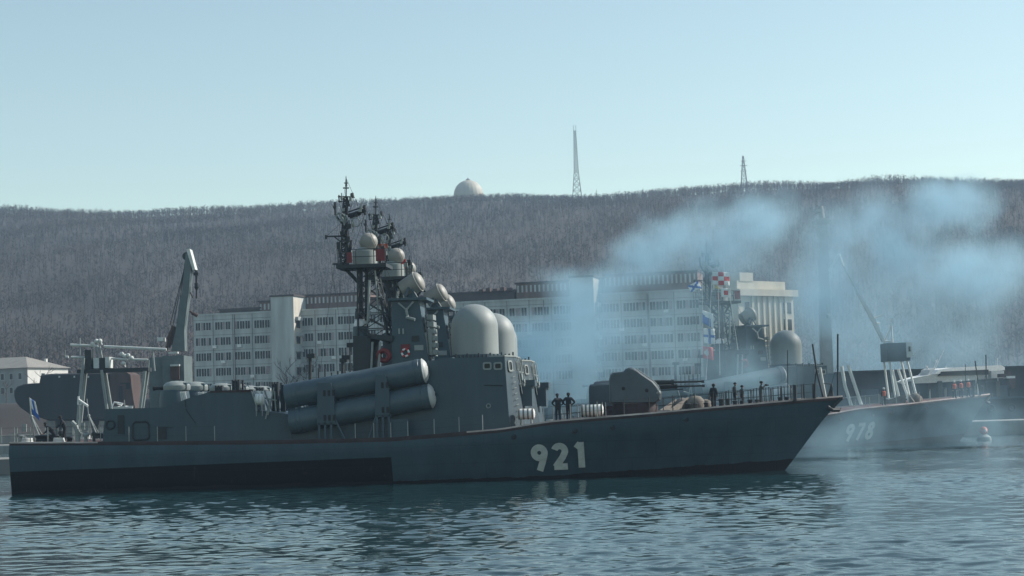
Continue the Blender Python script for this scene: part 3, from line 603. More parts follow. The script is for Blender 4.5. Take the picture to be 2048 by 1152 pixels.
    bw.hexa([(b0[0].x, -3.0, zk(b0[0].x)), (b0[1].x, -.3, zk(b0[1].x)), (b0[1].x + .12, -.3, zk(b0[1].x)), (b0[0].x + .15, -3.0, zk(b0[0].x))], [(b0[0].x, -3.0, zk(b0[0].x) + .12), (b0[2].x, -.3, b0[2].z + .05), (b0[2].x + .12, -.3, b0[2].z + .05), (b0[0].x + .15, -3.0, zk(b0[0].x) + .12)])
    bw.hexa([(b0[0].x, 3.0, zk(b0[0].x)), (b0[1].x, .3, zk(b0[1].x)), (b0[1].x + .12, .3, zk(b0[1].x)), (b0[0].x + .15, 3.0, zk(b0[0].x))], [(b0[0].x, 3.0, zk(b0[0].x) + .12), (b0[2].x, .3, b0[2].z + .05), (b0[2].x + .12, .3, b0[2].z + .05), (b0[0].x + .15, 3.0, zk(b0[0].x) + .12)])
    bw.build('breakwater', 'tarp', root, smooth=0)
    o = P(1391, 800, -.6); zc = deck_z(o.x)
    MB().lathe([(.62, -.05), (.64, .25), (.55, .6), (.34, .82), (0, .9)], (o.x, -.6, zc), n=20).lathe([(.40, -.05), (.42, .3), (.3, .55), (0, .65)], (o.x + .65, -.3, zc), n=16).build('windlass_cover', 'tarp', root)
    for px, hh in ((1377, .4), (1412, .35), (1442, .5), (1470, .3), (1500, .28), (1560, .28)):
        q = P(px, 810, -1.2); z = deck_z(q.x); yb = -min(1.4, hbd(q.x) - .4)
        MB().lathe([(.16, -.05), (.12, hh * .5), (.18, hh), (.1, hh + .04)], (q.x, yb, z), n=12).lathe([(.14, -.05), (.11, hh * .5), (.16, hh), (.1, hh + .04)], (q.x + .45, yb, z), n=12).build('bollard', 'ship_dark', root)
    # ---- rails: stanchions of the starboard and port side, wires
    sx = [-27.2, -26.3, -25.2, -24, -22.3, -20.4, -18.5, -16.6, -14.7, -12.8, -3.6, -2.4, -1.3, -.2, 1.5, 3.1, 4.6, 8.5, 10.2, 11.9, 13.6, 15.2, 16.7, 18.1, 19.3, 20.3, 21.2, 22.1, 22.9, 23.7, 24.5, 25.2, 25.9]
    for sg in (-1, 1):
        for x in sx:
            z = deck_z(x); y = sg * (hbd(x) - .14); MB().tube((x, y, z), (x, y, z + 1.02), .034, n=6).build('stanchion', 'ship_light' if x < 12 else 'ship_dark', root)
    for sg in (-1, 1):
        for lo, hi in ((0, 9), (10, 13), (13, 16), (17, len(sx) - 1)):
            wr = MB()
            for k in range(lo, hi):
                for hh in (.45, .98):
                    a, b = sx[k], sx[k + 1]; wr.tube((a, sg * (hbd(a) - .14), deck_z(a) + hh), (b, sg * (hbd(b) - .14), deck_z(b) + hh), .010, n=4)
            wr.build('rail_wire', 'ship_dark', root)
    # ---- bow gear
    def pole(pts, r, mat_, name, y=0, r2=None):
        m_ = MB(); q = [P(a, b, y) for a, b in pts]
        for i, (u, v) in enumerate(zip(q, q[1:])): m_.tube(u, v, r, r2 or r, n=7)
        return m_.build(name, mat_, root)
    pole([(1675.5, 797), (1675.5, 668)], .06, 'ship_dark', 'jackstaff')
    pole([(1646, 795), (1632, 735), (1625, 688)], .06, 'ship_dark', 'whip_antenna', -.4)
    pole([(1627, 797), (1633, 735)], .045, 'ship_dark', 'antenna_stay', -.4)
    pole([(1650, 794), (1640, 735)], .11, 'offwhite', 'folding_mast', .3, .08)
    pole([(1576, 805), (1575, 700)], .03, 'ship_dark', 'whip_antenna', -1.0)
    tp = MB(); q = P(1663, 768, 0)
    for px, y in ((1657, -.4), (1666, -.35), (1662, .4), (1656, .3)): b = P(px, 796, y); tp.tube((b.x, y, deck_z(min(b.x, XB - .3))), (q.x, 0, q.z), .05, n=6)
    tp.tube(q, P(1648, 767, -.3), .03).tube(q, P(1674, 730, 0), .014, n=4)
    tp.build('bow_tripod', 'ship_dark', root)
    q = P(1590, 801, -.8)
    pole([(1590, 802), (1590, 770)], .12, 'ship_dark', 'fairlead_post', -1.7); pole([(1629, 797), (1629, 768)], .10, 'ship_dark', 'fairlead_post', -1.1)
    # anchor at the stem
    a = P(1672, 812, -.45); an = MB()
    an.path([P(1683, 797, -.35), P(1668, 812, -.5), P(1664, 818, -.55)], .11, 8).path([P(1655, 814, -.75), P(1664, 820, -.7), P(1678, 820, -.4)], .13, 8).tube(P(1676, 822, -.4), P(1682, 816, -.35), .12, .02)
    an.tube(P(1679, 797, -.3), P(1688, 797, .1), .10, .04)
    an.build('anchor', 'ship_dark', root)
    # ---- stern gear: staff, capstan, T bracket
    st = MB(); hd = P(63, 833, -2)
    for (px, y) in ((84, -2.8), (92, -1.2), (71, -1.6)): b = P(px, 884, y); st.tube((b.x, y, deck_z(b.x)), (hd.x, -2, hd.z), .06, n=6)
    st.tube((hd.x, -2, hd.z - .2), P(59, 796, -2), .045, n=6).lathe(ball(.12, 6), (hd.x, -2, hd.z), n=10)
    st.build('ensign_staff', 'ship_light', root)
    q = P(151, 862, -3.6); z0 = deck_z(q.x)
    MB().path([(q.x - .25, -3.6, z0 + 1.35), (q.x, -3.6, z0 + 1.1), (q.x + .15, -3.6, z0 + .6), (q.x + .15, -3.6, z0)], .17, 8).build('fairlead_horn', 'ship_light', root)
    q = P(78, 880, -3); MB().lathe([(.45, -.02), (.4, .25), (.5, .42), (.3, .5)], (q.x, -2.4, deck_z(q.x)), n=18).box((q.x + .4, -2.8, deck_z(q.x)), (q.x + 1.3, -2.0, deck_z(q.x) + .4)).build('capstan', 'ship_dark', root)
    q = P(32, 872, -3.4); MB().tube((q.x, -3.2, deck_z(q.x)), (q.x, -3.2, deck_z(q.x) + 1.0), .04).box((q.x - .55, -3.3, deck_z(q.x) + .55), (q.x + .9, -3.1, deck_z(q.x) + .6)).box((q.x + .35, -3.25, deck_z(q.x) + .7), (q.x + .65, -3.15, deck_z(q.x) + 1.2)).build('stern_light', 'ship_light', root)
    for px, y, r_, hh in ((45, -2.6, .22, .5), (100, -.6, .3, .55), (122, -1.4, .18, .8), (172, -3.5, .2, .6), (188, -3.7, .16, .7), (140, -1.0, .35, .4)):
        q = P(px, 880, y); z = deck_z(q.x); MB().lathe([(r_ * .6, -.05), (r_ * .55, hh * .6), (r_ * 1.1, hh * .65), (r_, hh * .9), (r_ * .4, hh)], (q.x, y, z), n=14).build('deck_vent', 'ship_light' if px in (45, 172) else 'ship_dark', root)
    for px, y in ((55, -3.4), (118, -3.7)):
        q = P(px, 883, y); z = deck_z(q.x); rc = MB()
        for k in range(3): rc.torus((q.x, y, z + .06 + .1 * k), (.02 * k, 0, 1), .36 - .03 * k, .06, n=18, k=6)
        rc.build('rope_coil', 'offwhite', root)
    q = P(206, 850, -3.75); MB().torus((q.x + .5, -3.82, q.z), (0, 1, 0), .28, .06, n=18, k=6).build('hose_coil', 'ship_dark', root)
    # search light posts on the boat deck house, seen above the tubes
    for px, ytop, ybot, y in ((620, 712, 772, 1.6), (637, 736, 768, 1.6), (650, 738, 766, 1.6), (663, 745, 764, 1.6), (676, 742, 762, 1.6), (690, 715, 760, 1.6), (700, 690, 758, 1.6)):
        a, b = P(px, ytop, y), P(px, ybot, y); rr = .12 if px == 620 else .05
        m_ = MB().tube((b.x, y, b.z - .6), a, rr, n=7)
        if px in (620, 690, 700): m_.box((a.x - .2, y - .2, a.z - .15), (a.x + .35, y + .2, a.z + .15))
        m_.build('lamp_post', 'ship_dark', root)
    return root
# ================================================================== build ships
ship = make_corvette()
number(ship, '921', 1063, 1170, 890, (943, 936), 1.3)
BOW = ('hull_number', 'bollard', 'fairlead_post', 'folding_mast', 'jackstaff', 'whip_antenna', 'antenna_stay', 'bow_tripod', 'canvas_dodger', 'hose_reel', 'gun_barrel', 'sight_tube')
second = copy_tree(ship, skip=BOW); third = copy_tree(ship, skip=BOW)
port = Vector((math.sin(-YAW), math.cos(-YAW), 0)); head = Vector((math.cos(YAW), math.sin(YAW), 0))
second.location = SHIP + port * 11.6 + head * 0.1; third.location = SHIP + port * 23.4 - head * 0.75
for o in list(second.children): 
    if o.name.startswith('gun_turret'): gc = P(1275, 780, 0).x; o.matrix_basis = Matrix.Translation((gc - 2.0, 0, 0)) @ Matrix.Translation((0, 0, deck_z(gc))) @ Matrix.Diagonal((1, 1, .8, 1)) @ Matrix.Translation((0, 0, -deck_z(gc))) @ Matrix.Rotation(R(70), 4, 'Z') @ Matrix.Translation((-gc, 0, 0))
for o in list(third.children):
    if o.name.startswith('gun_turret'): o.matrix_basis = Matrix.Translation((gc - 1.0, 0, 0)) @ Matrix.Translation((0, 0, deck_z(gc))) @ Matrix.Diagonal((1, 1, .8, 1)) @ Matrix.Translation((0, 0, -deck_z(gc))) @ Matrix.Rotation(R(80), 4, 'Z') @ Matrix.Translation((-gc, 0, 0))
far = copy_tree(ship, skip=('hull_number', 'stanchion', 'rail_wire', 'gun_turret', 'bollard'))
FYAW = R(22.5); dome_loc = P(950.5, 712, 0)
tgt = at(1573, 735, 179.0)
far.rotation_euler = (0, 0, FYAW)
off = Matrix.Rotation(FYAW, 3, 'Z') @ Vector((dome_loc.x, 0, 0))
FSHIP = Vector((tgt.x - off.x, tgt.y - off.y, 0)); far.location = FSHIP
FF = Frame(FSHIP, FYAW)
number(far, '978', 1063, 1170, 890, (943, 936), 1.15)
sx2 = [-.2, 1.5, 3.1, 4.6, 8.5, 10.2, 11.9, 13.6, 15.2, 16.7, 18.1, 20.3, 22.1, 23.7, 25.2]
for sg in (-1, 1):
    for x in sx2: z = deck_z(x); y = sg * (hbd(x) - .14); MB().tube((x, y, z), (x, y, z + 1.02), .03, n=5).build('stanchion', 'ship_light', far)
GR = 'grey missile corvettes'
tag(ship, 'dark grey warship nearest the camera with 921 on its bow and black painted stern side', 'warship', GR)
tag(second, 'grey warship moored directly behind 921, showing the middle mast and second white radome', 'warship', GR)
tag(third, 'grey warship third in the row, only mast and radome edge showing', 'warship', GR)
tag(far, 'hazy grey warship with 978 on its bow, half hidden in blue smoke', 'warship', GR)
def on_deck(x, y): return FR.w((x, y, deck_z(x)))
FR2 = Frame(second.location, YAW)

# ---- loose gear on 921
def raft(px, py, y, r, L_, name, label, bands, mats, fr=FR):
    q = fr.p(px, py, y); o = empty(name, fr.w((q.x, y, q.z - r - .12)), YAW)
    prof = [(r * .5, -L_ / 2), (r * .92, -L_ / 2 + .06), (r, -L_ / 2 + .14), (r, L_ / 2 - .14), (r * .92, L_ / 2 - .06), (r * .5, L_ / 2)]
    b = MB().lathe(prof, (0, 0, r + .12), (1, 0, 0), n=24).build('canister', mats[0], o)
    bd = MB()
    for k in range(bands): x = -L_ / 2 + L_ * (k + .5) / bands; bd.lathe([(r + .012, -.05), (r + .025, 0), (r + .012, .05)], (x, 0, r + .12), (1, 0, 0), n=20)
    bd.build('strap', mats[1], b)
    c = MB()
    for x in (-L_ * .3, L_ * .3): c.box((x - .05, -r * .8, -.25), (x + .05, r * .8, .16)); c.path([(x, -r * .8, -.6), (x, -r * .85, .12)], .03); c.path([(x, r * .8, -.6), (x, r * .85, .12)], .03)
    c.build('cradle', 'ship_light', o, smooth=0)
    return tag(o, label, 'life raft', 'white life raft canisters')
raft(1052, 828, -3.2, .34, 1.15, 'life_raft', 'small white life raft canister with broad bands in front of the bridge of 921', 4, ('white', 'tarp'))
raft(1184, 821, -2.4, .40, 1.5, 'life_raft', 'large white life raft drum with netting behind the gun turret', 6, ('white', 'khaki'))
raft(520, 799, -3.9, .36, .65, 'life_raft', 'white life raft canister hung at the end of the aft deckhouse', 3, ('white', 'offwhite'))
def lifebuoy(px, py, y, label, fr=FR):
    q = fr.p(px, py, y); o = MB().torus((0, 0, 0), (0, 1, 0), .23, .07, n=24, k=8, arc=3).build('lifebuoy', ['white', 'red'], None, loc=fr.w((q.x, y - .08, q.z))); o.rotation_euler = (0, 0, fr.yaw)
    tag(o, label, 'lifebuoy')
lifebuoy(811, 705.5, -1.58, 'red and white lifebuoy on the side of the mast house on 921')
q = P(811, 694, -1.6)
o = MB().box((-.30, -.04, -.16), (.30, .04, .18)).box((-.27, -.06, -.12), (.27, -.04, .14)).build('lifebuoy_bracket', 'dark_red', None, smooth=0, loc=FR.w((q.x, -1.62, q.z))); o.rotation_euler = (0, 0, YAW)
tag(o, 'dark red holder plate above the lifebuoy on the mast house', 'bracket')
# dinghy on the aft deckhouse
q = P(248, 818, -2.5); o = empty('dinghy', FR.w((q.x, -2.5, q.z - .28)), YAW)
bt = MB(); secs = [(-.65, .30, .12), (-.3, .38, .0), (.2, .34, .02), (.6, .05, .28)]
for (xa, wa, za), (xb, wb, zb2) in zip(secs, secs[1:]):
    bt.hexa([(xa, -wa, .45), (xa, -wa * .5, za), (xa, wa * .5, za), (xa, wa, .45)], [(xb, -wb, .48), (xb, -wb * .5, zb2), (xb, wb * .5, zb2), (xb, wb, .48)])
bt.build('hull', 'white', o, smooth=30)
MB().tube((-.75, -.3, .35), (-.6, -.2, .75), .04).tube((-.6, -.2, .75), (0, -.2, .62), .05).tube((-.5, .2, .7), (-.2, .2, .55), .08).build('folded_oars', 'white', o)
tag(o, 'little white dinghy with pointed end on the aft roof of 921', 'boat')
q = P(163, 806, -3); o = empty('white_awning_arm', FR.w((q.x, -3, deck_z(q.x))), YAW); zz = q.z - deck_z(q.x)
MB().tube((-.15, 0, 0), (-.15, 0, zz), .04).build('post', 'ship_light', o); MB().tube((-.22, 0, zz - .1), (-.2, 0, zz + .45), .07).tube((-.2, 0, zz + .22), (.42, 0, zz - .22), .09).tube((-.2, 0, zz - .1), (.1, 0, zz - .05), .04).build('arm', 'white', o)
tag(o, 'white angled arm on a thin post above the stern of 921', 'bracket')

# ---- flags ------------------------------------------------------------
def flag(name, px, py, wpx, hpx, Y, fn, mats, label, group=None, sag=.15, yaw=0, seed=0, roll=0):
    c = at(px, py, Y); w, h = wpx * Y / F, hpx * Y / F; nx, nz = 18, 12; vs = []; fs = []; mi = []
    for j in range(nz + 1):
        for i in range(nx + 1):
            u, v = i / nx, j / nz
            x, z = (u - .5) * w, (v - .5) * h - sag * h * u * (1 - .3 * v)
            y = .10 * w * math.sin(u * 7 + seed + v * 1.5) * u
            cr, sr = math.cos(roll), math.sin(roll); vs.append((x * cr - z * sr, y, x * sr + z * cr))
    for j in range(nz):
        for i in range(nx):
            a = j * (nx + 1) + i; fs.append((a, a + 1, a + nx + 2, a + nx + 1)); mi.append(fn((i + .5) / nx, (j + .5) / nz))
    mb = MB(); mb.v = vs; mb.f = fs; mb.mi = mi
    o = mb.build(name, mats, None, smooth=180, loc=c); o.rotation_euler = (0, 0, yaw)
    md = o.modifiers.new('thick', 'SOLIDIFY'); md.thickness = .01
    return tag(o, label, 'flag', group)
SG = 'flags flown from the mast of 978'
ymast = 172.0
flag('signal_flag', 1442, 556, 34, 26, ymast, lambda u, v: (int(u * 3) + int(v * 3)) % 2, ['white', 'red'], 'red and white chequered flag, topmost on the mast of 978', SG, .1)
flag('signal_flag', 1452, 585, 19, 18, ymast, lambda u, v: 1 if .25 < u < .75 and .25 < v < .75 else 0, ['white', 'red'], 'white flag with a red square in its middle', SG, .08, seed=1)
flag('signal_flag', 1438, 572, 16, 9, ymast + .3, lambda u, v: 1 if u + v < .8 else 0, ['white', 'yellow'], 'pale yellow and white flag under the chequered one', SG, .3, seed=2)
flag('signal_flag', 1415, 632, 22, 26, ymast, lambda u, v: 0 if v > .75 - .5 * u and v > .55 else (0 if u > .8 else 1), ['white', 'blue'], 'blue flag with white corners on the mast of 978', SG, .5, seed=3)
flag('signal_flag', 1418, 671, 22, 30, ymast, lambda u, v: 1 if abs(v - .5) < .12 or abs(u - .55) < .1 else 0, ['white', 'blue'], 'white flag with a blue upright cross', SG, .1, seed=4)
flag('signal_flag', 1416, 704, 20, 24, ymast, lambda u, v: 1 if (u - .35) ** 2 + (v - .5) ** 2 < .05 else 0, ['red', 'offwhite'], 'red flag, lowest on the mast of 978', SG, .2, seed=5)
flag('naval_ensign', 1389, 573, 24, 15, ymast, lambda u, v: 1 if abs(u - v) < .16 or abs(u + v - 1) < .16 else 0, ['white', 'blue'], 'white ensign with blue diagonal cross in the smoke above 978', SG, .1, seed=6, roll=R(25))
flag('naval_ensign', 67, 810, 10, 34, 122.5, lambda u, v: 1 if (v < .35 or abs(u - .5) < .15) else 0, ['white', 'blue'], 'drooping white and blue flag on the stern staff of 921', None, .5, seed=2, roll=R(12))
flag('pennant', 764, 492, 22, 9, 133.2, lambda u, v: 0, ['orange'], 'orange red strip flag beside the nearest ball radome', None, .05, seed=1)
flag('pennant', 807, 525, 9, 18, 133.5, lambda u, v: 0, ['red'], 'red flag at the edge of the second mast platform', None, .2, seed=3)
flag('pennant', 795, 578, 7, 22, 134, lambda u, v: 1 if u < .5 else 0, ['white', 'blue'], 'narrow blue and white flag behind the radar director', None, .1, seed=3)
hl = MB()
for (a, b, c, d) in ((1425, 540, 1412, 760), (1436, 545, 1440, 750), (1455, 560, 1476, 700), (1405, 560, 1404, 700)): hl.tube(at(a, b, ymast), at(c, d, ymast), .025, n=5)
HO = hl.build('flag_halyard', 'offwhite', None); tag(HO, 'thin pale lines carrying the flags of 978', 'rope')

# ---- people -----------------------------------------------------------
def person(loc, face, H=1.76, pose='stand', top='cloth_dark', bottom='cloth_dark', hat=None, vest=None, label=''):
    s = H / 1.76
    j = {}
    lean = {'lean': .25, 'crouch': .6, 'camera': .05}.get(pose, .03)
    hipz = .93 if pose != 'crouch' else .62
    j['pelvis'] = (0, 0, hipz); j['belly'] = (lean * .25, 0, hipz + .18); j['chest'] = (lean * .65, 0, hipz + .40); j['neck'] = (lean, 0, hipz + .56)
    hx = lean + .04; j['jaw'] = (hx + .01, 0, hipz + .63); j['head'] = (hx + .02, 0, hipz + .73); j['crown'] = (hx, 0, hipz + .81); j['nose'] = (hx + .125, 0, hipz + .70)
    for sg, n in ((1, 'l'), (-1, 'r')):
        kx = .05 if pose != 'crouch' else .32
        st = .10 if pose != 'crouch' else .12
        j['hip' + n] = (0, sg * .09, hipz - .06); j['knee' + n] = (kx + (.06 if sg > 0 else -.03), sg * st, .50 if pose != 'crouch' else .45); j['ankle' + n] = ((.05 if sg > 0 else -.05), sg * (st + .01), .09); j['toe' + n] = ((.22 if sg > 0 else .12), sg * (st + .03), .045)
        c = Vector(j['chest']); sh = c + Vector((0.0, sg * .19, .08)); j['sh' + n] = tuple(sh)
        if pose == 'akimbo': el, ha = sh + Vector((-.06, sg * .24, -.24)), Vector((.10, sg * .22, hipz + .08))
        elif pose == 'camera': el, ha = sh + Vector((.16, sg * .10, -.20)), sh + Vector((.34, -sg * .09, .06))
        elif pose in ('lean', 'crouch'): el, ha = sh + Vector((.15, sg * .05, -.27)), sh + Vector((.36, sg * .0, -.42))
        else: el, ha = sh + Vector((-.03, sg * .08, -.29)), sh + Vector((.08, sg * .05, -.54))
        j['el' + n] = tuple(el); j['ha' + n] = tuple(ha)
        d = (ha - el).normalized(); j['palm' + n] = tuple(ha + d * .07)
        sd = d.orthogonal().normalized()
        for k in range(4): j['f%d' % k + n] = tuple(ha + d * (.15 - .012 * abs(k - 1.3)) + sd * (.022 * (k - 1.5)) + Vector((.03, 0, 0)))
        j['th' + n] = tuple(ha + d * .06 + sd * .06)
    edges = [('pelvis', 'belly'), ('belly', 'chest'), ('chest', 'neck'), ('neck', 'jaw'), ('jaw', 'head'), ('head', 'crown'), ('head', 'nose')]
    for n in 'lr':
        edges += [('pelvis', 'hip' + n), ('hip' + n, 'knee' + n), ('knee' + n, 'ankle' + n), ('ankle' + n, 'toe' + n), ('chest', 'sh' + n), ('sh' + n, 'el' + n), ('el' + n, 'ha' + n), ('ha' + n, 'palm' + n), ('ha' + n, 'th' + n)] + [('palm' + n, 'f%d' % k + n) for k in range(4)]
    rad = dict(pelvis=.185, belly=.185, chest=.20, neck=.065, jaw=.075, head=.105, crown=.08, nose=.018)
    for n in 'lr':
        rad.update({'hip' + n: .125, 'knee' + n: .09, 'ankle' + n: .07, 'toe' + n: .05, 'sh' + n: .11, 'el' + n: .078, 'ha' + n: .036, 'palm' + n: .036, 'th' + n: .010})
        for k in range(4): rad['f%d' % k + n] = .009
    names = list(j); idx = {n: i for i, n in enumerate(names)}
    me = bpy.data.meshes.new('person'); me.from_pydata([Vector(j[n]) * s for n in names], [(idx[a], idx[b]) for a, b in edges], [])
    o = bpy.data.objects.new('tmp_person', me); COL.objects.link(o)
    md = o.modifiers.new('skin', 'SKIN'); md.use_smooth_shade = True
    for i, n in enumerate(names): sv = me.skin_vertices[0].data[i]; sv.radius = (rad[n] * s,) * 2; sv.use_root = (n == 'pelvis')
    o.modifiers.new('sub', 'SUBSURF').levels = 1
    dg = bpy.context.evaluated_depsgraph_get(); body = bpy.data.meshes.new_from_object(o.evaluated_get(dg)); bpy.data.objects.remove(o)
    body.materials.clear()
    for k in (top, bottom, 'skin', 'black'): body.materials.append(M[k])
    segs = [(Vector(j[a]) * s, Vector(j[b]) * s, a, b) for a, b in edges]
    for p in body.polygons:
        best = None
        for A, B, a, b in segs:
            d = B - A; t = max(0, min(1, (p.center - A).dot(d) / d.length_squared)); q = (p.center - A - d * t).length - rad[a] * .8 * s
            if best is None or q < best[0]: best = (q, a, b)
        a, b = best[1], best[2]
        p.material_index = 2 if a in ('jaw', 'head') or b in ('jaw',) or a[:2] in ('ha', 'pa') else (3 if a.startswith('ankle') else (1 if a[:3] in ('hip', 'kne') or a == 'pelvis' and b[:3] == 'hip' else 0))
        p.use_smooth = True
    ob = bpy.data.objects.new('person', body); COL.objects.link(ob); ob.location = loc; ob.rotation_euler = (0, 0, face)
    tag(ob, label, 'person', 'sailors on the decks')
    hd = Vector(j['head']) * s
    if hat: MB().lathe([(.112, -.05), (.118, .02), (.105, .09), (.06, .125), (0, .135)], hd + Vector((-.01, 0, .01)), n=16).box((hd.x + .06, -.06, hd.z + .02), (hd.x + .14, .06, hd.z + .035)).build('cap', hat, ob)
    else: MB().lathe([(.112, -.03), (.118, .03), (.10, .09), (.05, .12), (0, .125)], hd + Vector((-.02, 0, .02)), n=16).build('hair', 'black', ob)
    if vest:
        c, b = Vector(j['chest']) * s, Vector(j['belly']) * s; ax = (c - b).normalized()
        ve = MB().lathe([(.22, -.12), (.235, 0), (.25, .2), (.23, .32), (.13, .38)], b - ax * .02, ax, n=18); ve.build('life_vest', vest, ob)
    if pose == 'camera':
        h = (Vector(j['hal']) + Vector(j['har'])) * .5 * s; MB().box((h.x, -.09, h.z - .05), (h.x + .12, .09, h.z + .08)).tube((h.x + .1, 0, h.z + .01), (h.x + .25, 0, h.z + .01), .045).build('camera_body', 'black', ob, smooth=0)
    return ob
def person_on(fr, px, py, y, **k):
    q = fr.p(px, py, y); y = max(-hbd(q.x) + .35, y); q = fr.p(px, py, y)
    return person(fr.w((q.x, y, deck_z(q.x) - .01)), **k)
person_on(FR, 1117, 842, -3.6, face=R(110), pose='akimbo', label='dark clad sailor left of the two standing between bridge and gun', H=1.74)
person_on(FR, 1138, 840, -3.5, face=R(80), pose='akimbo', label='dark clad sailor with hands on hips, nearer the gun of the two', H=1.74, hat='black')
person_on(FR, 1428, 812, -2.2, face=R(70), pose='stand', top='cloth_dark', label='sailor in a long dark coat alone on the foredeck past the gun barrels', H=1.5, hat='black')
person_on(FR, 1522, 806, -1.2, face=R(0), pose='camera', top='cloth_grey', bottom='cloth_grey', label='grey clad man holding a camera near the bow rail of 921', H=1.4)
person_on(FR, 109, 884, -2.6, face=R(200), pose='crouch', label='crouching dark figure beside the stern staff of 921', H=1.6)
person_on(FR, 130, 882, -2.2, face=R(195), pose='lean', label='dark figure leaning forward at the stern next to the crouching one', H=1.76, hat='black')
person_on(FR2, 1470, 812, -1.6, face=R(10), pose='stand', top='cloth_grey', label='faint grey sailor, taller of two behind the foredeck rail of 921', H=1.6)
person_on(FR2, 1484, 812, -1.2, face=R(10), pose='stand', top='cloth_grey', label='faint dark sailor, shorter of two behind the foredeck rail of 921', H=1.35)
for px, fc, lab in ((1768, -60, 'sailor in red life vest alone midway along the deck of 978'), (1909, -70, 'first of three red vested sailors on 978, farthest from its bow'), (1922, -60, 'middle of three red vested sailors near the bow of 978'), (1937, -70, 'last of three red vested sailors on 978, closest to its bow')):
    person_on(FF, px, {1768: 815, 1909: 800, 1922: 799, 1937: 797}[px], -3.4, face=R(fc), pose='stand', vest='orange', hat='white', label=lab, H=1.78)
# ================================================================== SETTING
# water
def water():
    m, t, b = nt('water'); L = t.links
    b.inputs['Base Color'].default_value = (.008, .030, .034, 1); b.inputs['Roughness'].default_value = .05; b.inputs['IOR'].default_value = 1.33; b.inputs['Specular IOR Level'].default_value = .5
    tc = N(t, 'ShaderNodeTexCoord'); n1 = N(t, 'ShaderNodeTexNoise', Scale=1.3, Detail=5.0, Roughness=.55, Distortion=.4); L.new(tc.outputs['Object'], n1.inputs['Vector'])
    sp = N(t, 'ShaderNodeSeparateXYZ'); L.new(tc.outputs['Object'], sp.inputs[0])
    mr = N(t, 'ShaderNodeMapRange'); mr.inputs[1].default_value = 90; mr.inputs[2].default_value = 170; mr.inputs[3].default_value = .012; mr.inputs[4].default_value = .085; L.new(sp.outputs[1], mr.inputs[0])
    bp = N(t, 'ShaderNodeBump', Strength=1.0); L.new(mr.outputs[0], bp.inputs['Distance']); L.new(n1.outputs[0], bp.inputs['Height']); L.new(bp.outputs[0], b.inputs['Normal'])
    M['water'] = m
water()
def sea():                                # real waves near the camera, easing to a flat sheet far out
    ys = [-30., 20.] + list(np.arange(38, 70, .10)) + list(np.arange(70, 112, .14))
    while ys[-1] < 372: ys.append(min(372, ys[-1] * 1.0035 + .02))
    ys = np.array(ys); U_ = np.r_[-9, -3, -1, np.linspace(-.36, .36, 470), 1, 3, 9]
    Y, UU = np.meshgrid(ys, U_, indexing='ij'); X = UU * np.maximum(Y, 75.0); Z = np.zeros_like(X)
    g = .75 + .45 * np.sin(X * .11 + 1.7 * np.sin(Y * .05)) * np.sin(Y * .13 + X * .04 + 1.1)
    nc = 56; lam = np.exp(rng.uniform(np.log(.36), np.log(2.8), nc)); th = rng.normal(0, .75, nc) + 1.35; ph = rng.uniform(0, 6.28, nc)
    step = np.gradient(ys)[:, None]
    for l, t_, p in zip(lam, th, ph):
        k = 2 * np.pi / l; s = SLOPE * math.sqrt(2 / nc); fade = np.clip((l / (2.6 * step)) - .6, 0, 1) * np.clip((330 - Y) / 120, 0, 1)
        Z += fade * s / k * np.sin(k * (X * math.cos(t_) + Y * math.sin(t_)) + p)
    Z *= g * (np.abs(UU) < .359) * (Y > 39)
    nyy, nxx = X.shape; V = np.stack([X, Y, Z], -1).reshape(-1, 3); i = np.arange(nyy * nxx).reshape(nyy, nxx)
    Q = np.stack([i[:-1, :-1], i[:-1, 1:], i[1:, 1:], i[1:, :-1]], -1).reshape(-1, 4); nf = len(Q)
    me = bpy.data.meshes.new('water'); me.vertices.add(len(V)); me.vertices.foreach_set('co', V.ravel().astype(np.float32))
    me.loops.add(nf * 4); me.loops.foreach_set('vertex_index', Q.ravel().astype(np.int32)); me.polygons.add(nf); me.polygons.foreach_set('loop_start', np.arange(0, nf * 4, 4, dtype=np.int32))
    me.polygons.foreach_set('use_smooth', [True] * nf); me.update(); me.validate(); me.materials.append(M['water']); o = bpy.data.objects.new('water', me); COL.objects.link(o); o['kind'] = 'structure'
SLOPE = .115
sea()

# shore and hill: one terrain sheet
CREST = [(-400, 424), (0, 420), (160, 428), (500, 418), (700, 408), (900, 400), (1190, 394), (1300, 384), (1500, 375), (1700, 368), (2048, 365), (2500, 362)]
YC = 1250.0
crest = [((at(px, py, YC)).x, (at(px, py, YC)).z - 3.0) for px, py in CREST]
def sm(t): t = min(max(t, 0), 1); return t * t * (3 - 2 * t)
def terrain_z(x, y):
    zc = interp(min(max(x, crest[0][0]), crest[-1][0]), crest)
    if y < 360: return -1.5 + 4.0 * sm((y - 345) / 12)
    base = 2.5 + 7.0 * sm((y - 362) / 22)
    t = (y - 430) / (YC - 430)
    if t > 0: base += (zc - 9.5) * (sm(min(t, 1)) * .35 + min(t, 1) * .65)
    if y > YC: base -= (y - YC) * .10
    return base + (2.0 * math.sin(x * .021 + y * .013) + 1.3 * math.sin(x * .05 - y * .031)) * min(max(t * 3, 0), 1) * (1 if y < YC - 80 else .25)
paint('hill', (0.044, 0.036, 0.033), 0.95, .5, .014, bump=0)
xs = np.linspace(-620, 620, 125); ys = list(np.linspace(340, 440, 41)) + list(np.linspace(452, 1500, 90))
vs = [(x, y, terrain_z(x, y)) for y in ys for x in xs]; nx = len(xs)
fs = [(j * nx + i, j * nx + i + 1, (j + 1) * nx + i + 1, (j + 1) * nx + i) for j in range(len(ys) - 1) for i in range(nx - 1)]
MB().add(vs, fs).build('hill', 'hill', None, smooth=180)['kind'] = 'structure'
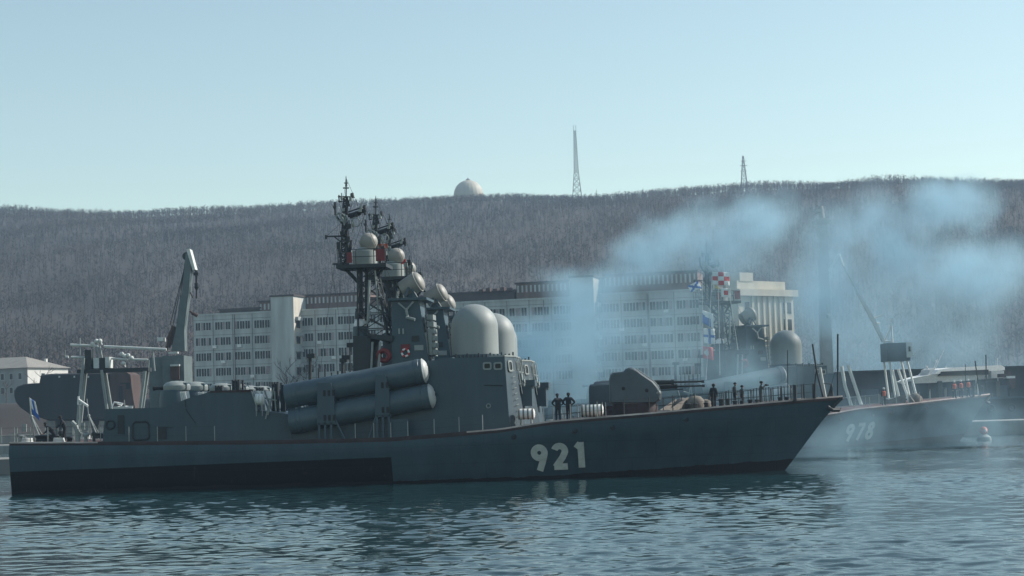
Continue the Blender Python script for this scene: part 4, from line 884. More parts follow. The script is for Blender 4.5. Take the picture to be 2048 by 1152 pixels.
# quay wall along the water
paint('quay', (.20, .20, .185), .9, .3, .3, streak=True)
MB().box((-620, 350, -1.5), (620, 358.5, 2.9)).build('quay', 'quay', None, smooth=0)['kind'] = 'structure'

# bare forest: every tree a trunk and a fan of thin branches, all one mass
def blades(P0, P1, w):
    n = len(P0); d = P1 - P0; sdir = np.cross(d, rng.normal(size=(n, 3))); sdir /= np.linalg.norm(sdir, axis=1)[:, None]
    w = w[:, None]
    return np.stack([P0 - sdir * w, P0 + sdir * w, P1 + sdir * w * .35, P1 - sdir * w * .35], 1)
def forest():
    n = 62000
    x = rng.uniform(-430, 430, n); y = 425 + (YC + 40 - 425) * rng.uniform(0, 1, n) ** 1.15
    keep = np.abs(x) < y * .31 + 15; x, y = x[keep], y[keep]
    xc = rng.uniform(-400, 400, 2600); yc = rng.uniform(YC - 45, YC + 30, 2600)
    x = np.r_[x, xc]; y = np.r_[y, yc]; n = len(x)
    z = np.array([terrain_z(a, b) for a, b in zip(x, y)])
    patch = .5 + .5 * np.sin(x * .05 + 1.3 * np.sin(y * .02)) * np.sin(y * .035 + x * .011)
    h = rng.uniform(3.2, 6.0, n) * (.75 + .5 * patch); B = np.stack([x, y, z], 1); quads = []
    top = B + np.stack([rng.normal(0, .35, n), rng.normal(0, .35, n), h], 1)
    quads.append(blades(B, top, np.full(n, .12)))
    for k in range(11):
        t = rng.uniform(.3, .95, n)[:, None]; p0 = B + (top - B) * t; ang = rng.uniform(0, 2 * np.pi, n); L_ = h * rng.uniform(.22, .5, n) * (1.15 - .5 * t[:, 0])
        up = rng.uniform(.35, 1.1, n); d = np.stack([np.cos(ang), np.sin(ang), up], 1); d /= np.linalg.norm(d, axis=1)[:, None]
        quads.append(blades(p0, p0 + d * L_[:, None], rng.uniform(.06, .12, n)))
    q = np.concatenate(quads, 0); V = q.reshape(-1, 3); nf = len(q)
    me = bpy.data.meshes.new('forest'); me.vertices.add(len(V)); me.vertices.foreach_set('co', V.ravel().astype(np.float32))
    me.loops.add(nf * 4); me.loops.foreach_set('vertex_index', np.arange(nf * 4, dtype=np.int32)); me.polygons.add(nf); me.polygons.foreach_set('loop_start', np.arange(0, nf * 4, 4, dtype=np.int32))
    me.update(); me.validate(); me.materials.append(M['forest_bark'])
    o = bpy.data.objects.new('forest', me); COL.objects.link(o); o['kind'] = 'stuff'
paint('forest_bark', (.078, .062, .054), .9, .45, .014)
forest()

# trees one can tell apart
def bare_tree(x, y, h, label, seed, mat_='bark', group='bare trees by the buildings'):
    rr = random.Random(seed); z = terrain_z(x, y); o = empty('bare_tree', (x, y, z)); tr = MB(); br = MB()
    tip = Vector((rr.uniform(-.3, .3), rr.uniform(-.3, .3), h * .8)); tr.tube((0, 0, -.3), tip * .5, h * .022, h * .014, n=7).tube(tip * .5, tip, h * .014, h * .005, n=6)
    def grow(p, d, L_, r, k):
        q = p + d * L_; br.tube(p, q, r, r * .6, n=4)
        if k:
            for _ in range(3): grow(p.lerp(q, rr.uniform(.4, 1)), (d + Vector((rr.uniform(-.7, .7), rr.uniform(-.7, .7), rr.uniform(-.1, .7)))).normalized(), L_ * rr.uniform(.5, .75), r * .6, k - 1)
    for i in range(9):
        a = rr.uniform(0, 6.28); grow(tip * rr.uniform(.3, 1), Vector((math.cos(a), math.sin(a), rr.uniform(.5, 1.3))).normalized(), h * rr.uniform(.18, .3), h * .009, 2)
    tr.build('trunk', mat_, o); br.build('crown', mat_, o); tag(o, label, 'tree', group)
def tree_at(px, py, Y, hpx, label, seed):
    p = at(px, py, Y); bare_tree(p.x, Y, hpx * Y / F * 1.0 + max(0, p.z - terrain_z(p.x, Y)), label, seed)
for a in ((70, 778, 398, 35, 'bare tree in front of the white gable of the hipped house', 1), (84, 770, 402, 30, 'bare tree at the right end of the white gable wall', 2), (574, 770, 372, 48, 'slim bare tree at the foot of the first stair tower', 3),
          (590, 776, 374, 40, 'bare sapling just right of the first stair tower', 4), (612, 775, 372, 55, 'bare tree below the windows between stair tower and mast', 5), (12, 790, 392, 30, 'bare bush tree in front of the shaded house wall', 6)): tree_at(*a)
def conifer(px, py, Y, hpx, label, seed):
    p = at(px, py, Y); z = terrain_z(p.x, Y); h = hpx * Y / F; o = empty('conifer', (p.x, Y, z)); rr = random.Random(seed); H = max(h, 2) + 4
    MB().tube((0, 0, -.5), (0, 0, H * .95), .25, .05, n=6).build('trunk', 'bark', o); c = MB()
    for k in range(160):
        t = rr.random() ** .7; a = rr.uniform(0, 6.28); r = (1 - t) * H * .26 * rr.uniform(.5, 1.1) + .15; zz = H * (.18 + .82 * t); d = Vector((math.cos(a) * r, math.sin(a) * r, -.25 * r))
        q = Vector((0, 0, zz)); s = Vector((-math.sin(a), math.cos(a), 0)) * .35 * (1.1 - t); c.add([q, q + d + s, q + d * 1.15, q + d - s], [(0, 1, 2, 3)])
    c.build('crown', 'conifer', o); tag(o, label, 'tree', 'conifers on the ridge')
conifer(1193, 390, 1235, 14, 'dark pointed conifer on the ridge beside the tall radio tower', 1); conifer(1411, 372, 1235, 10, 'dark conifer on the ridge between radio tower and pylon', 2); conifer(1375, 374, 1238, 8, 'small dark conifer on the ridge left of its neighbour', 3)

# ================================================================== OFFICE BLOCK
BA = at(388, 700, 385.0); BB = at(1405, 700, 355.0); byaw = math.atan2(BB.y - BA.y, BB.x - BA.x); BZ = 8.0
BF = Frame((BA.x, BA.y, BZ), byaw); blk = empty('office_block', BF.loc, byaw)
tag(blk, 'long pale concrete office block with ribbon windows and two blank stair towers', 'building')
def U(px, y=0): return BF.p(px, 690, y).x
ZR = 27.0 - BZ; ROW0 = 24.45 - BZ; PITCH = 3.24
def facade(u0, u1, y, zt_, name='wall', depth=13):
    return MB().box((u0, y, -3), (u1, y + depth, zt_)).build(name, 'concrete', blk, smooth=0)
def ribbon(u0, u1, z, y, seed, parent, hgt=1.75):
    rr = random.Random(seed); mb = MB(); n = max(2, round((u1 - u0) / .62)); w = (u1 - u0) / n
    mb.box((u0, y - .03, z - hgt / 2), (u1, y + .0, z + hgt / 2), 1)
    for k in range(n + 1): mb.box((u0 + k * w - .04 - .04 * (k % 2 == 0), y - .10, z - hgt / 2), (u0 + k * w + .04 + .04 * (k % 2 == 0), y - .005, z + hgt / 2), 0)
    for zz in (z - hgt / 2, z + hgt / 2): mb.box((u0 - .1, y - .095, zz - .07), (u1 + .1, y - .004, zz + .07), 0)
    for k in range(n):
        if rr.random() < .13: mb.box((u0 + k * w + .1, y - .05, z - hgt / 2 + .1), (u0 + (k + 1) * w - .12, y - .02, z + hgt / 2 - .1), 2)
    return mb.build('window', ['frame_pale', 'glass', 'curtain'], parent, smooth=0)
def section(px0, px1, y, bay, rows, zt_, seed, skip=()):
    u0, u1 = U(px0, y), U(px1, y); w = facade(u0, u1, y, zt_); nb = max(1, round((u1 - u0) / bay)); bw = (u1 - u0) / nb; jt = MB()
    for b in range(nb):
        for r in range(rows):
            if (b, r) in skip: continue
            ribbon(u0 + b * bw + .42, u0 + (b + 1) * bw - .42, ROW0 - r * PITCH, y, seed * 1000 + b * 10 + r, blk)
        if b: jt.box((u0 + b * bw - .05, y - .02, -2), (u0 + b * bw + .05, y - .003, zt_ - .1))
    for r in range(rows + 1): jt.box((u0, y - .025, ROW0 + 1.35 - r * PITCH - .03), (u1, y - .004, ROW0 + 1.35 - r * PITCH + .03))
    jt.build('panel_joint', 'brown_dark', blk, smooth=0)
    MB().box((u0, y - .15, zt_ - .25), (u1, y + .3, zt_ + .12)).build('parapet', 'concrete', blk, smooth=0)
YT = -4.2
section(388, 545, 0, 4.45, 5, ZR, 1)
section(590, 1150, 0, 4.7, 5, ZR, 2)
section(1192, 1405, 0, 4.9, 5, ZR + .3, 3)
def tower(px0, px1, top_z):
    u0, u1 = U(px0, YT), U(px1, YT); w = MB().box((u0, YT, -3), (u1, 8, top_z))
    o = w.build('stair_tower', ['concrete'], blk, smooth=0)
    MB().box((u1 + .002, YT + .02, ZR - 7.2), (u1 + .06, -.05, top_z - .3)).build('end_wall', 'concrete_side', o, smooth=0)
    MB().box((u0 - .2, YT - .2, top_z), (u1 + .25, 8.2, top_z + .35)).build('roof_slab', 'brown_dark', o, smooth=0)
    for k in range(7):
        z = ROW0 - .6 - k * PITCH
        MB().box((u1 + .07, YT + 1.2, z - .7), (u1 + .12, -1.0, z + .7)).build('stair_window', 'glass', o, smooth=0)
        MB().box((u1 + .03, YT + .9, z + .85), (u1 + .7, -.6, z + 1.6)).build('balcony', 'concrete', o, smooth=0)
tower(543, 588, 29.7 - BZ); tower(1143, 1190, 30.5 - BZ)
def penthouse(px0, px1, zb0, zt0, y=2.5, clad='brown_clad', lou=True, d=6):
    u0, u1 = U(px0, y), U(px1, y); o = MB().box((u0, y, zb0), (u1, y + d, zt0)).build('penthouse', clad, blk, smooth=0)
    if lou:
        l = MB(); n = int((u1 - u0) / .9); hh = (zt0 - zb0)
        for k in range(n): l.box((u0 + k * .9 + .2, y - .04, zb0 + hh * .50), (u0 + k * .9 + .55, y - .003, zt0 - .35))
        l.build('louver', 'concrete', o, smooth=0)
    MB().box((u0 - .2, y - .35, zt0), (u1 + .2, y + d + .2, zt0 + .3)).build('eave', 'brown_dark', o, smooth=0)
penthouse(520, 546, ZR - 1, 29.2 - BZ); penthouse(440, 522, ZR - .5, 27.9 - BZ, lou=False, clad='brown_dark'); penthouse(606, 735, ZR - .2, 30.0 - BZ)
penthouse(735, 900, ZR - .2, 28.6 - BZ, lou=False); penthouse(900, 1032, ZR - .2, 28.9 - BZ, lou=False, clad='brown_dark'); penthouse(1036, 1142, ZR - .2, 30.3 - BZ); penthouse(1212, 1400, ZR - .2, 31.0 - BZ)
for px, r in ((430, 1), (447, 2), (480, 1), (505, 3), (640, 1), (668, 2), (970, 1), (1010, 0), (1060, 1), (1245, 1), (1290, 2), (1335, 0), (1370, 3)):
    u = U(px, 0); z = ROW0 - r * PITCH - 1.15; MB().box((u - .45, -.42, z - .3), (u + .45, -.03, z + .3)).build('air_conditioner', 'white', blk, smooth=0)
for px in (470, 700, 1090, 1300, 1395): u = U(px, 0); MB().tube((u, -.13, -2), (u, -.13, ZR - .3), .07, n=6).build('drain_pipe', 'brown_clad', blk)
rf = MB(); u0 = U(960, 1)
for k in range(5): rf.box((u0 + k * 1.5, 1.2, 28.95 - BZ), (u0 + k * 1.5 + .9, 2.4, 29.5 - BZ + .2 * (k % 2)))
rf.build('roof_vent', 'rust_brown', blk, smooth=0)

# ================================================================== BEIGE BUILDING
q = at(1478, 640, 350.0); EF = Frame((q.x, q.y, 8.0), R(38)); eb = empty('beige_building', EF.loc, R(38))
tag(eb, 'beige building with heavy cornice, tall window strips and sunlit front, seen through smoke', 'building')
Wd = EF.p(1588, 640, 0).x; ztop = EF.p(1500, 592, 0).z; 
MB().box((0, 0, -4), (Wd, 12, ztop)).build('wall', 'beige', eb, smooth=0)
MB().box((-.5, -.9, ztop), (Wd + .6, 12.5, ztop + 1.3)).build('cornice', 'beige', eb, smooth=0)
MB().box((.4, .6, ztop + 1.3), (Wd - 1.5, 11, ztop + 3.0)).build('attic', 'beige', eb, smooth=0)
q0, q1 = EF.p(1480, 570, .5), EF.p(1506, 555, .5); MB().box((q0.x, .5, ztop + 2.9), (q1.x, 4, ztop + 4.6)).build('roof_hut', 'concrete_side', eb, smooth=0)
for k, (a, b) in enumerate(((.10, .2), (.42, .47), (.62, .66), (.80, .96))):
    for r in range(4 if k else 3):
        z = ztop - 2.2 - r * 3.3; o = MB().box((Wd * a, -.06, z - 1.3), (Wd * b, .02, z + 1.2)).build('window', 'frame_pale', eb, smooth=0)
        MB().box((Wd * a + .12, -.09, z - 1.15), (Wd * b - .12, -.065, z + 1.05)).build('pane', 'glass', o, smooth=0)
for k in range(7): MB().box((Wd * (.24 + .1 * k) - .25, -.35, -3), (Wd * (.24 + .1 * k) + .25, .0 - .002, ztop - .003)).build('pilaster', 'beige', eb, smooth=0)

# ================================================================== HIPPED HOUSE
q = at(55, 760, 415.0); HB = 8.0; HF = Frame((q.x, q.y, HB), R(64)); hs = empty('hipped_house', HF.loc, R(64))
tag(hs, 'two storey white house with pale hipped roof at the far left shore', 'building')
ze = HF.p(55, 735, 0).z; wl = 14.0; dl = 22.0
MB().box((0, 0, -4), (wl, dl, ze)).build('wall', 'house_shaded', hs, smooth=0)  # body darkened so the left face reads as shaded
MB().box((-.02, -.05, -3.9), (wl + .02, -.003, ze - .02)).build('sunlit_gable', 'house_sunlit', hs, smooth=0)  # pale skin on the sun side, brightness put into the colour
rz = HF.p(47, 712, 4).z
e_ = .6
rfv = [(-e_, -e_, ze), (wl + e_, -e_, ze), (wl + e_, dl + e_, ze), (-e_, dl + e_, ze), (wl / 2, 6.5, rz), (wl / 2, dl - 6, rz)]
MB().add(rfv, [(0, 1, 4), (1, 2, 5, 4), (2, 3, 5), (3, 0, 4, 5), (3, 2, 1, 0)]).build('roof', 'roof_sheet', hs, smooth=0)
MB().box((wl * .75, 3.5, ze + .8), (wl * .75 + .6, 4.1, ze + 2.3)).build('chimney', 'house_sunlit', hs, smooth=0)
for k in range(5):
    for r in range(2):
        y = 1.6 + k * 2.6; z = ze - 1.9 - r * 3.2; o = MB().box((-.06, y, z - .8), (-.004, y + 1.1, z + .8)).build('window', 'frame_pale', hs, smooth=0); MB().box((-.09, y + .12, z - .68), (-.065, y + .98, z + .68)).build('pane', 'glass', o, smooth=0)
for k in range(2):
    o = MB().box((4.6 + k * 4.7, -.10, ze - 2.8), (5.9 + k * 4.7, -.052, ze - 1.2)).build('window', 'frame_pale', hs, smooth=0); MB().box((4.72 + k * 4.7, -.13, ze - 2.68), (5.78 + k * 4.7, -.102, ze - 1.32)).build('pane', 'glass', o, smooth=0)

# ================================================================== RUSTY HULK on the shore
RF = Frame((at(160, 800, 322).x, 322.0, 0), R(-4)); hk = empty('rusty_hulk', RF.loc, R(-4))
tag(hk, 'huge dark rust brown hull with rounded left end lying beyond the stern of 921', 'hulk')
def rp(px, py, y=0): v = RF.p(px, py, y); return (v.x, v.z)
body = [(40, 793), (40, 782), (46, 773), (60, 768), (92, 766), (95, 750), (110, 748), (228, 745), (228, 842), (110, 842), (70, 828), (52, 815), (43, 804)]
b_ = [rp(*p) for p in body][::-1]; n = len(b_); cz = sum(z for x, z in b_) / n; cx = sum(x for x, z in b_) / n
rings = []
for y, s in ((-3.6, .93), (-3.2, .985), (-2.4, 1), (2.4, 1), (3.2, .985), (3.6, .93)): rings.append([(cx + (x - cx) * s, y, cz + (z - cz) * s) for x, z in b_])
vs = [v for r_ in rings for v in r_]; fs = [tuple(range(n)), tuple(range(5 * n, 6 * n))[::-1]] + [(k * n + i, (k + 1) * n + i, (k + 1) * n + (i + 1) % n, k * n + (i + 1) % n) for k in range(5) for i in range(n)]
MB().add(vs, fs).build('hull', 'hulk_dark', hk, smooth=30)
af = [rp(*p, 0) for p in ((229, 842), (229, 747), (262, 745), (270, 750), (273, 778), (276, 800), (285, 842))]
MB().prism(af, -2.9, 3.0).build('rust_section', 'rust_brown', hk, smooth=0)
cut = MB()
for (a, b, c, d) in ((238, 772, 245, 800), (252, 765, 262, 778), (240, 765, 262, 768)): (xa, za), (xb, zb_) = rp(a, d, -3), rp(c, b, -3); cut.box((xa, -3.1, za), (xb, -2.92, zb_))
cut.build('torn_plate', 'hulk_dark', hk, smooth=0)
x0, z0 = rp(95, 842); x1, _ = rp(270, 842)
cr_ = MB()
for k in range(5): x = x0 + (x1 - x0) * (k + .5) / 5; cr_.box((x - .8, -3, -1.0), (x + .8, 3, z0 + .05))
cr_.build('keel_block', 'quay', hk, smooth=0)
tp = MB(); 
for px in (120, 150, 178, 205): (xa, za) = rp(px, 752, -3.3); tp.box((xa - .12, -3.75, za - .3), (xa + .12, -3.4, za))
tp.build('cleat', 'offwhite', hk, smooth=0)
MB().box((RF.loc.x - 26, 312, -2), (RF.loc.x + 14, 352, 1.2)).build('shore_apron', 'quay', None, smooth=0)['kind'] = 'structure'

# ================================================================== PIER with pipe trestle and floating crane
MB().box((-52, 169, -2), (-33, 181, 1.4)).build('pier', 'quay', None, smooth=0)['kind'] = 'structure'
def T(px, py, Y=172.0): return at(px, py, Y)
tr = empty('pipe_trestle', (T(220, 800).x, 172, 1.4))
def tmb(items, name, mat_, par=tr):
    mb = MB(); o = Vector(par.location)
    for a, b, r in items: mb.tube(Vector(a) - o, Vector(b) - o, r, n=8)
    return mb.build(name, mat_, par)
def down(p, z=1.4): return Vector((p.x, p.y, z))
tmb([(T(141, 690), T(196, 692), .13)], 'pipe', 'offwhite'); tmb([(T(208, 693), T(333, 699), .13)], 'pipe', 'offwhite')
tmb([(T(131, 714), T(137, 714), .12), (T(142, 714.5), T(173, 715), .12)], 'pipe', 'offwhite'); tmb([(T(222, 717), T(255, 719), .11), (T(257, 718.5), T(296, 720), .11)], 'pipe', 'offwhite')
for a, b, Y in (((167, 716), (155, 850), 171), ((175, 716), (161, 850), 173), ((203, 740), (215, 826), 171), ((210, 740), (224, 826), 173), ((290, 742), (281, 812), 171), ((296, 742), (286, 812), 173)):
    p, q = T(*a, Y), T(*b, Y); d = (q - p).normalized(); e = p + d * ((p.z - 1.4) / -d.z); tmb([(p, e, .15)], 'leg', 'ship_light')
for it in ((T(192, 692), T(198, 716), .1), (T(199, 692), T(204, 716), .1), (T(160, 690), T(160, 714), .06), (T(305, 699), T(309, 742), .1), (T(297, 720), T(296, 745), .1), (T(131, 700), T(130, 716), .06), (T(160, 676), T(160, 692), .07)): tmb([it], 'post', 'ship_light')
o_ = Vector(tr.location); bx = MB()
for (a, b, c, d, m_) in ((191, 737, 202, 716, 0), (214, 736, 222, 714, 0), (174, 742, 186, 700, 1), (202, 738, 214, 716, 1)):
    p, q = T(a, b) - o_, T(c, d) - o_; bx.box((p.x, -.8, p.z), (q.x, .8, q.z), m_)
bx.build('valve_house', ['offwhite', 'ship_dark'], tr, smooth=0)
p, q = T(158, 745) - o_, T(300, 738) - o_; MB().box((p.x, -.9, p.z - .1), (q.x, .9, p.z + .25)).build('walkway', 'ship_dark', tr, smooth=0)
for (a, b) in ((243, 708), (249, 712), (256, 711), (263, 716), (185, 688), (193, 682), (200, 682), (247, 727)):
    c = T(a, b) - o_; MB().lathe(ball(.22, 6), c, n=8).tube(c, c + Vector((.2, 0, -.35)), .06, n=5).build('valve', 'offwhite', tr)
tag(tr, 'pipe trestle on splayed legs carrying two pale horizontal pipes beyond the stern of 921', 'trestle')
# floating crane
CF_Y = 205.0
def C(px, py, Y=CF_Y): return at(px, py, Y)
fc = empty('floating_crane', (C(340, 800).x, CF_Y, 0)); o_ = Vector(fc.location)
def cl(px, py, Y=CF_Y): return C(px, py, Y) - o_
def cbox(mb, a, b, c, d, y0, y1, mi=0): p, q = cl(a, b), cl(c, d); mb.box((p.x, y0, p.z), (q.x, y1, q.z), mi)
p, q = cl(270, 800), cl(395, 800); MB().box((p.x, -7, -1), (q.x, 7, 1.6)).build('pontoon', 'ship_dark', fc, smooth=0)
mb = MB(); p, q = cl(306, 772), cl(334, 715); mb.box((p.x, -2, 1.6), (q.x, 2, q.z)); mb.build('machine_house', 'crane_green', fc, smooth=0)
mb = MB(); p, q = cl(334, 772), cl(376, 712); mb.box((p.x + .01, -2.6, 1.6), (q.x, 2.6, q.z)); mb.build('turntable_house', 'crane_green', fc, smooth=0)
mb = MB(); cbox(mb, 351, 760, 368, 733, -3.0, -2.55); mb.build('cab', 'rust_brown', fc, smooth=0)
mb = MB(); cbox(mb, 351, 734, 369, 730, -3.2, -2.5); cbox(mb, 346, 709, 364, 705, -2.7, -2.0); cbox(mb, 317, 683, 329, 675, -.7, .7); mb.build('hand_platform', 'offwhite', fc, smooth=0)
def boom(pts, fc, mat_, name='boom', hw=.8):
    mb = MB()
    for (l0, r0, y0), (l1, r1, y1) in zip(pts, pts[1:]):
        a, b, c, d = cl(l0, y0), cl(r0, y0), cl(l1, y1), cl(r1, y1)
        mb.hexa([(a.x, -hw, a.z), (b.x, -hw, b.z), (b.x, hw, b.z), (a.x, hw, a.z)], [(c.x, -hw, c.z), (d.x, -hw, d.z), (d.x, hw, d.z), (c.x, hw, c.z)])
    return mb.build(name, mat_, fc, smooth=0)
boom([(345, 372, 702), (354, 371, 660), (362, 378, 600), (366, 380, 590), (373, 385, 520), (374, 384, 508)], fc, 'crane_green')
mb = MB(); a, b, c, d = cl(375, 500), cl(382, 499), cl(393, 540), cl(388, 542); mb.hexa([(v.x, -.85, v.z) for v in (a, b, c, d)][::-1], [(v.x, .85, v.z) for v in (a, b, c, d)][::-1]); mb.build('jib_head', 'offwhite', fc, smooth=0)
mb = MB(); c = cl(374, 513); mb.lathe([(.45, -.5), (.45, .5)], c, (0, 1, 0), n=16); mb.build('sheave', 'ship_dark', fc)
mb = MB()
for a, b in (((372, 520), (345, 655)), ((370, 525), (352, 660)), ((374, 515), (340, 650))): mb.tube(cl(*a), cl(*b), .05, n=5)
mb.build('luffing_rope', 'ship_dark', fc)
mb = MB(); mb.tube(cl(391, 540), cl(392, 572), .07, n=5).tube(cl(394, 540), cl(393, 572), .07, n=5)
cbox(mb, 388, 551, 397, 545, -.3, .3); cbox(mb, 390, 574, 396, 566, -.3, .3); mb.tube(cl(393, 574), cl(393, 580), .28, .1).tube(cl(393, 578), cl(393, 597), .09)
mb.build('hook_block', 'black', fc)
mb = MB(); mb.tube(cl(336, 695), cl(347, 652), .25).tube(cl(345, 690), cl(350, 655), .2).tube(cl(333, 700), cl(340, 665), .15).tube(cl(337, 680), cl(343, 668), .3); mb.build('a_frame', 'rust_brown', fc); MB().tube(cl(380, 584), cl(386, 596), .07).build('boom_fitting', 'rust_brown', fc)
mb = MB(); mb.tube(cl(384, 626), cl(395, 632), .18).tube(cl(380, 622), cl(386, 628), .1); mb.build('boom_fitting', 'rust_brown', fc)
tag(fc, 'grey green floating crane with raised tapering jib and hanging black hook', 'crane')

# ================================================================== RIGHT SIDE beyond 978
MB().box((28, 212, -2), (95, 226, 1.6)).build('pier', 'quay', None, smooth=0)['kind'] = 'structure'
CF_Y = 218.0
wc = empty('white_crane', (C(1785, 800).x, CF_Y, 1.6)); o_ = Vector(wc.location)
def cl(px, py, Y=CF_Y): return at(px, py, Y) - o_
mb = MB(); p, q = cl(1768, 715), cl(1812, 686); mb.box((p.x, -2, p.z - .5), (q.x, 2, q.z)); mb.build('machine_house', 'gun_grey', wc, smooth=0)
for sx_ in (p.x + .3, q.x - .3):
    for yy in (-1.6, 1.6): MB().tube((sx_ * 1.35, yy * 1.3, -.1), (sx_, yy, p.z - .5), .13, n=6).build('leg', 'crane_white', wc)
MB().tube((p.x * 1.2, -1.9, 3), (q.x * 1.2, -1.9, 3), .08, n=5).tube((p.x * 1.2, 1.9, 3), (q.x * 1.2, 1.9, 3), .08, n=5).box((p.x * 1.2, -1.95, 2.95), (q.x * 1.2, 1.95, 3.05)).build('leg_brace', 'crane_white', wc)
mb = MB(); p, q = cl(1806, 716), cl(1816, 686); mb.box((p.x, -2.1, p.z), (q.x, -2.02, q.z)); cab_ = mb.build('cab', 'crane_white', wc, smooth=0)
p, q = cl(1809.5, 704), cl(1813, 694); MB().box((p.x, -2.2, p.z), (q.x, -2.11, q.z)).build('cab_window', 'glass', cab_, smooth=0)
boom([(1764, 1769, 684), (1742, 1750, 640), (1718, 1724, 596), (1709, 1712, 575), (1686, 1688, 532)], wc, 'crane_white', hw=.35)
mb = MB(); mb.tube(cl(1686, 532), cl(1678, 508), .16).tube(cl(1678, 508), cl(1657, 543), .22, .1); mb.build('jib_head', 'crane_white', wc)
mb = MB()
for a, b in (((1742, 638), (1763, 631)), ((1745, 646), (1760, 647)), ((1770, 680), (1783, 652)), ((1783, 652), (1785, 686)), ((1769, 682), (1786, 684)), ((1769, 682), (1772, 716))): mb.tube(cl(*a), cl(*b), .12, n=6)
mb.build('a_frame', 'crane_white', wc)
mb = MB(); cbox(mb, 1780, 645, 1786, 638, -.3, .3); cbox(mb, 1779, 657, 1783, 649, -.3, .3); cbox(mb, 1802, 650, 1804, 639, -.1, .1); mb.build('pulley', 'crane_white', wc, smooth=0)
mb = MB(); mb.tube(cl(1657, 543), cl(1654, 610), .03, n=5).tube(cl(1654, 608), cl(1656, 622), .12).lathe(ball(.28, 8), cl(1656, 632), n=12); mb.build('hook_block', 'ship_light', wc)
tag(wc, 'white harbour crane with slanting jib in the smoke above 978', 'crane')
# leaning white posts
def lpost(pts, Y, label, r=.2):
    q = [at(a, b, Y) for a, b in pts]; d = (q[-1] - q[-2]).normalized(); e = q[-1] + d * ((q[-1].z - 1.6) / -d.z) if q[-1].z > 1.6 else q[-1]
    o = MB().path([v - e for v in q] + [Vector((0, 0, 0))], r, 8).lathe([(.5, 0), (.5, .3)], (0, 0, -.15), n=10).build('leaning_post', 'crane_white', None, loc=e); tag(o, label, 'post', 'white leaning posts')
lpost([(1683, 732), (1690, 772), (1699, 800)], 214, 'white bent post right of the jackstaff of 921, left of its pair'); lpost([(1696, 730), (1713, 781)], 216, 'white straight post slanting right, right of its pair')
lpost([(1785, 740), (1790, 761)], 222, 'short white post at the pointed bow of the hydrofoil, left of its pair', .16); lpost([(1796, 738), (1803, 758)], 222, 'short white slanting post just above the bow of the hydrofoil', .16)
# dark warship far behind
DF = Frame(at(1655, 800, 262.0).xy.to_3d(), R(6)); dw = empty('moored_warship', DF.loc, R(6))
def dp(px, py, y=0): return DF.p(px, py, y)
sec = [(-45, 4, 4.2), (-20, 6, 4.4), (-6, 5.5, 4.6), (3, 2.5, 5.0), (8, .2, 5.3)]
mb = MB(); 
for (xa, wa, za), (xb, wb, zb_) in zip(sec, sec[1:]): mb.hexa([(xa, -wa * .8, -1), (xa, wa * .8, -1), (xa, wa, za), (xa, -wa, za)][::-1], [(xb - (3 if xb > 30 else 0), -wb * .6, -1), (xb - (3 if xb > 30 else 0), wb * .6, -1), (xb, wb, zb_), (xb, -wb, zb_)][::-1])
mb.build('hull', 'ship_grey', dw, smooth=0)
MB().hexa([(-18, -4, 4.3), (2, -2.6, 4.6), (2, 2.6, 4.6), (-18, 4, 4.3)], [(-16, -3, 8.5), (1, -2, 8.5), (1, 2, 8.5), (-16, 3, 8.5)]).build('superstructure', 'ship_grey', dw, smooth=0)
x0 = dp(1648, 620).x; zt = dp(1644, 470).z; z1 = dp(1643, 440).z; z2 = dp(1642, 412).z; xt = dp(1645, 450).x
mb = MB().hexa([(x0 - .8, -.8, 8.3), (x0 + .8, -.8, 8.3), (x0 + .8, .8, 8.3), (x0 - .8, .8, 8.3)], [(xt - .5, -.5, z1), (xt + .5, -.5, z1), (xt + .5, .5, z1), (xt - .5, .5, z1)])
mb.build('tower_mast', 'steel', dw, smooth=0)
mb = MB(); mb.tube((xt, 0, z1), (xt - .1, 0, z2), .5, .3, n=8)
for px, py, w, h in ((1636, 423, 10, 6), (1645, 441, 22, 8), (1645, 447, 26, 3)):
    a, b = dp(px - w / 2, py + h / 2), dp(px + w / 2, py - h / 2); mb.box((a.x, -1, a.z), (b.x, 1, b.z))
mb.build('mast_platform', 'steel', dw, smooth=0)
tag(dw, 'dim warship behind the smoke showing only a tall dark tapering tower mast', 'warship')

# hydrofoil laid up on the quay
HY = 359.5; KF = Frame(at(1900, 770, HY).xy.to_3d(), R(26)); hy = empty('hydrofoil_ferry', (KF.loc.x, HY, 2.9), R(26))
def kp(px, py, y=0): v = KF.p(px, py, y); return (v.x, v.z - 2.9)
side = [kp(1793, 765), kp(1806, 769), kp(1850, 767), kp(1990, 755), (kp(1992, 742)[0], kp(1992, 742)[1]), kp(1866, 746), kp(1815, 758)]
secs = []
low = [(1793, 764.5), (1806, 768), (1830, 767), (1860, 766), (1920, 762), (1992, 756)]; mid = [(1793, 764), (1806, 760), (1830, 754), (1860, 748), (1920, 742), (1992, 739)]
for (a, b), (c, d), w in zip(low, mid, (.05, .9, 1.6, 2.2, 2.4, 2.2)): (xa, za), (xc, zc) = kp(a, b), kp(c, d); secs.append((xa, w, za, zc))
mb = MB()
for (xa, wa, za, zc), (xb, wb, zb_, zd) in zip(secs, secs[1:]): mb.hexa([(xa, -wa * .55, za), (xa, wa * .55, za), (xa, wa, zc), (xa, -wa, zc)][::-1], [(xb, -wb * .55, zb_), (xb, wb * .55, zb_), (xb, wb, zd), (xb, -wb, zd)][::-1])
mb.build('hull', 'white', hy, smooth=0)
top = [kp(1852, 749), kp(1862, 740), kp(1890, 736), kp(1985, 731), kp(1993, 735), kp(1993, 741), kp(1862, 748.5)]
MB().prism(top, -2.45, 2.45).build('cabin_roof', 'white', hy, smooth=0)
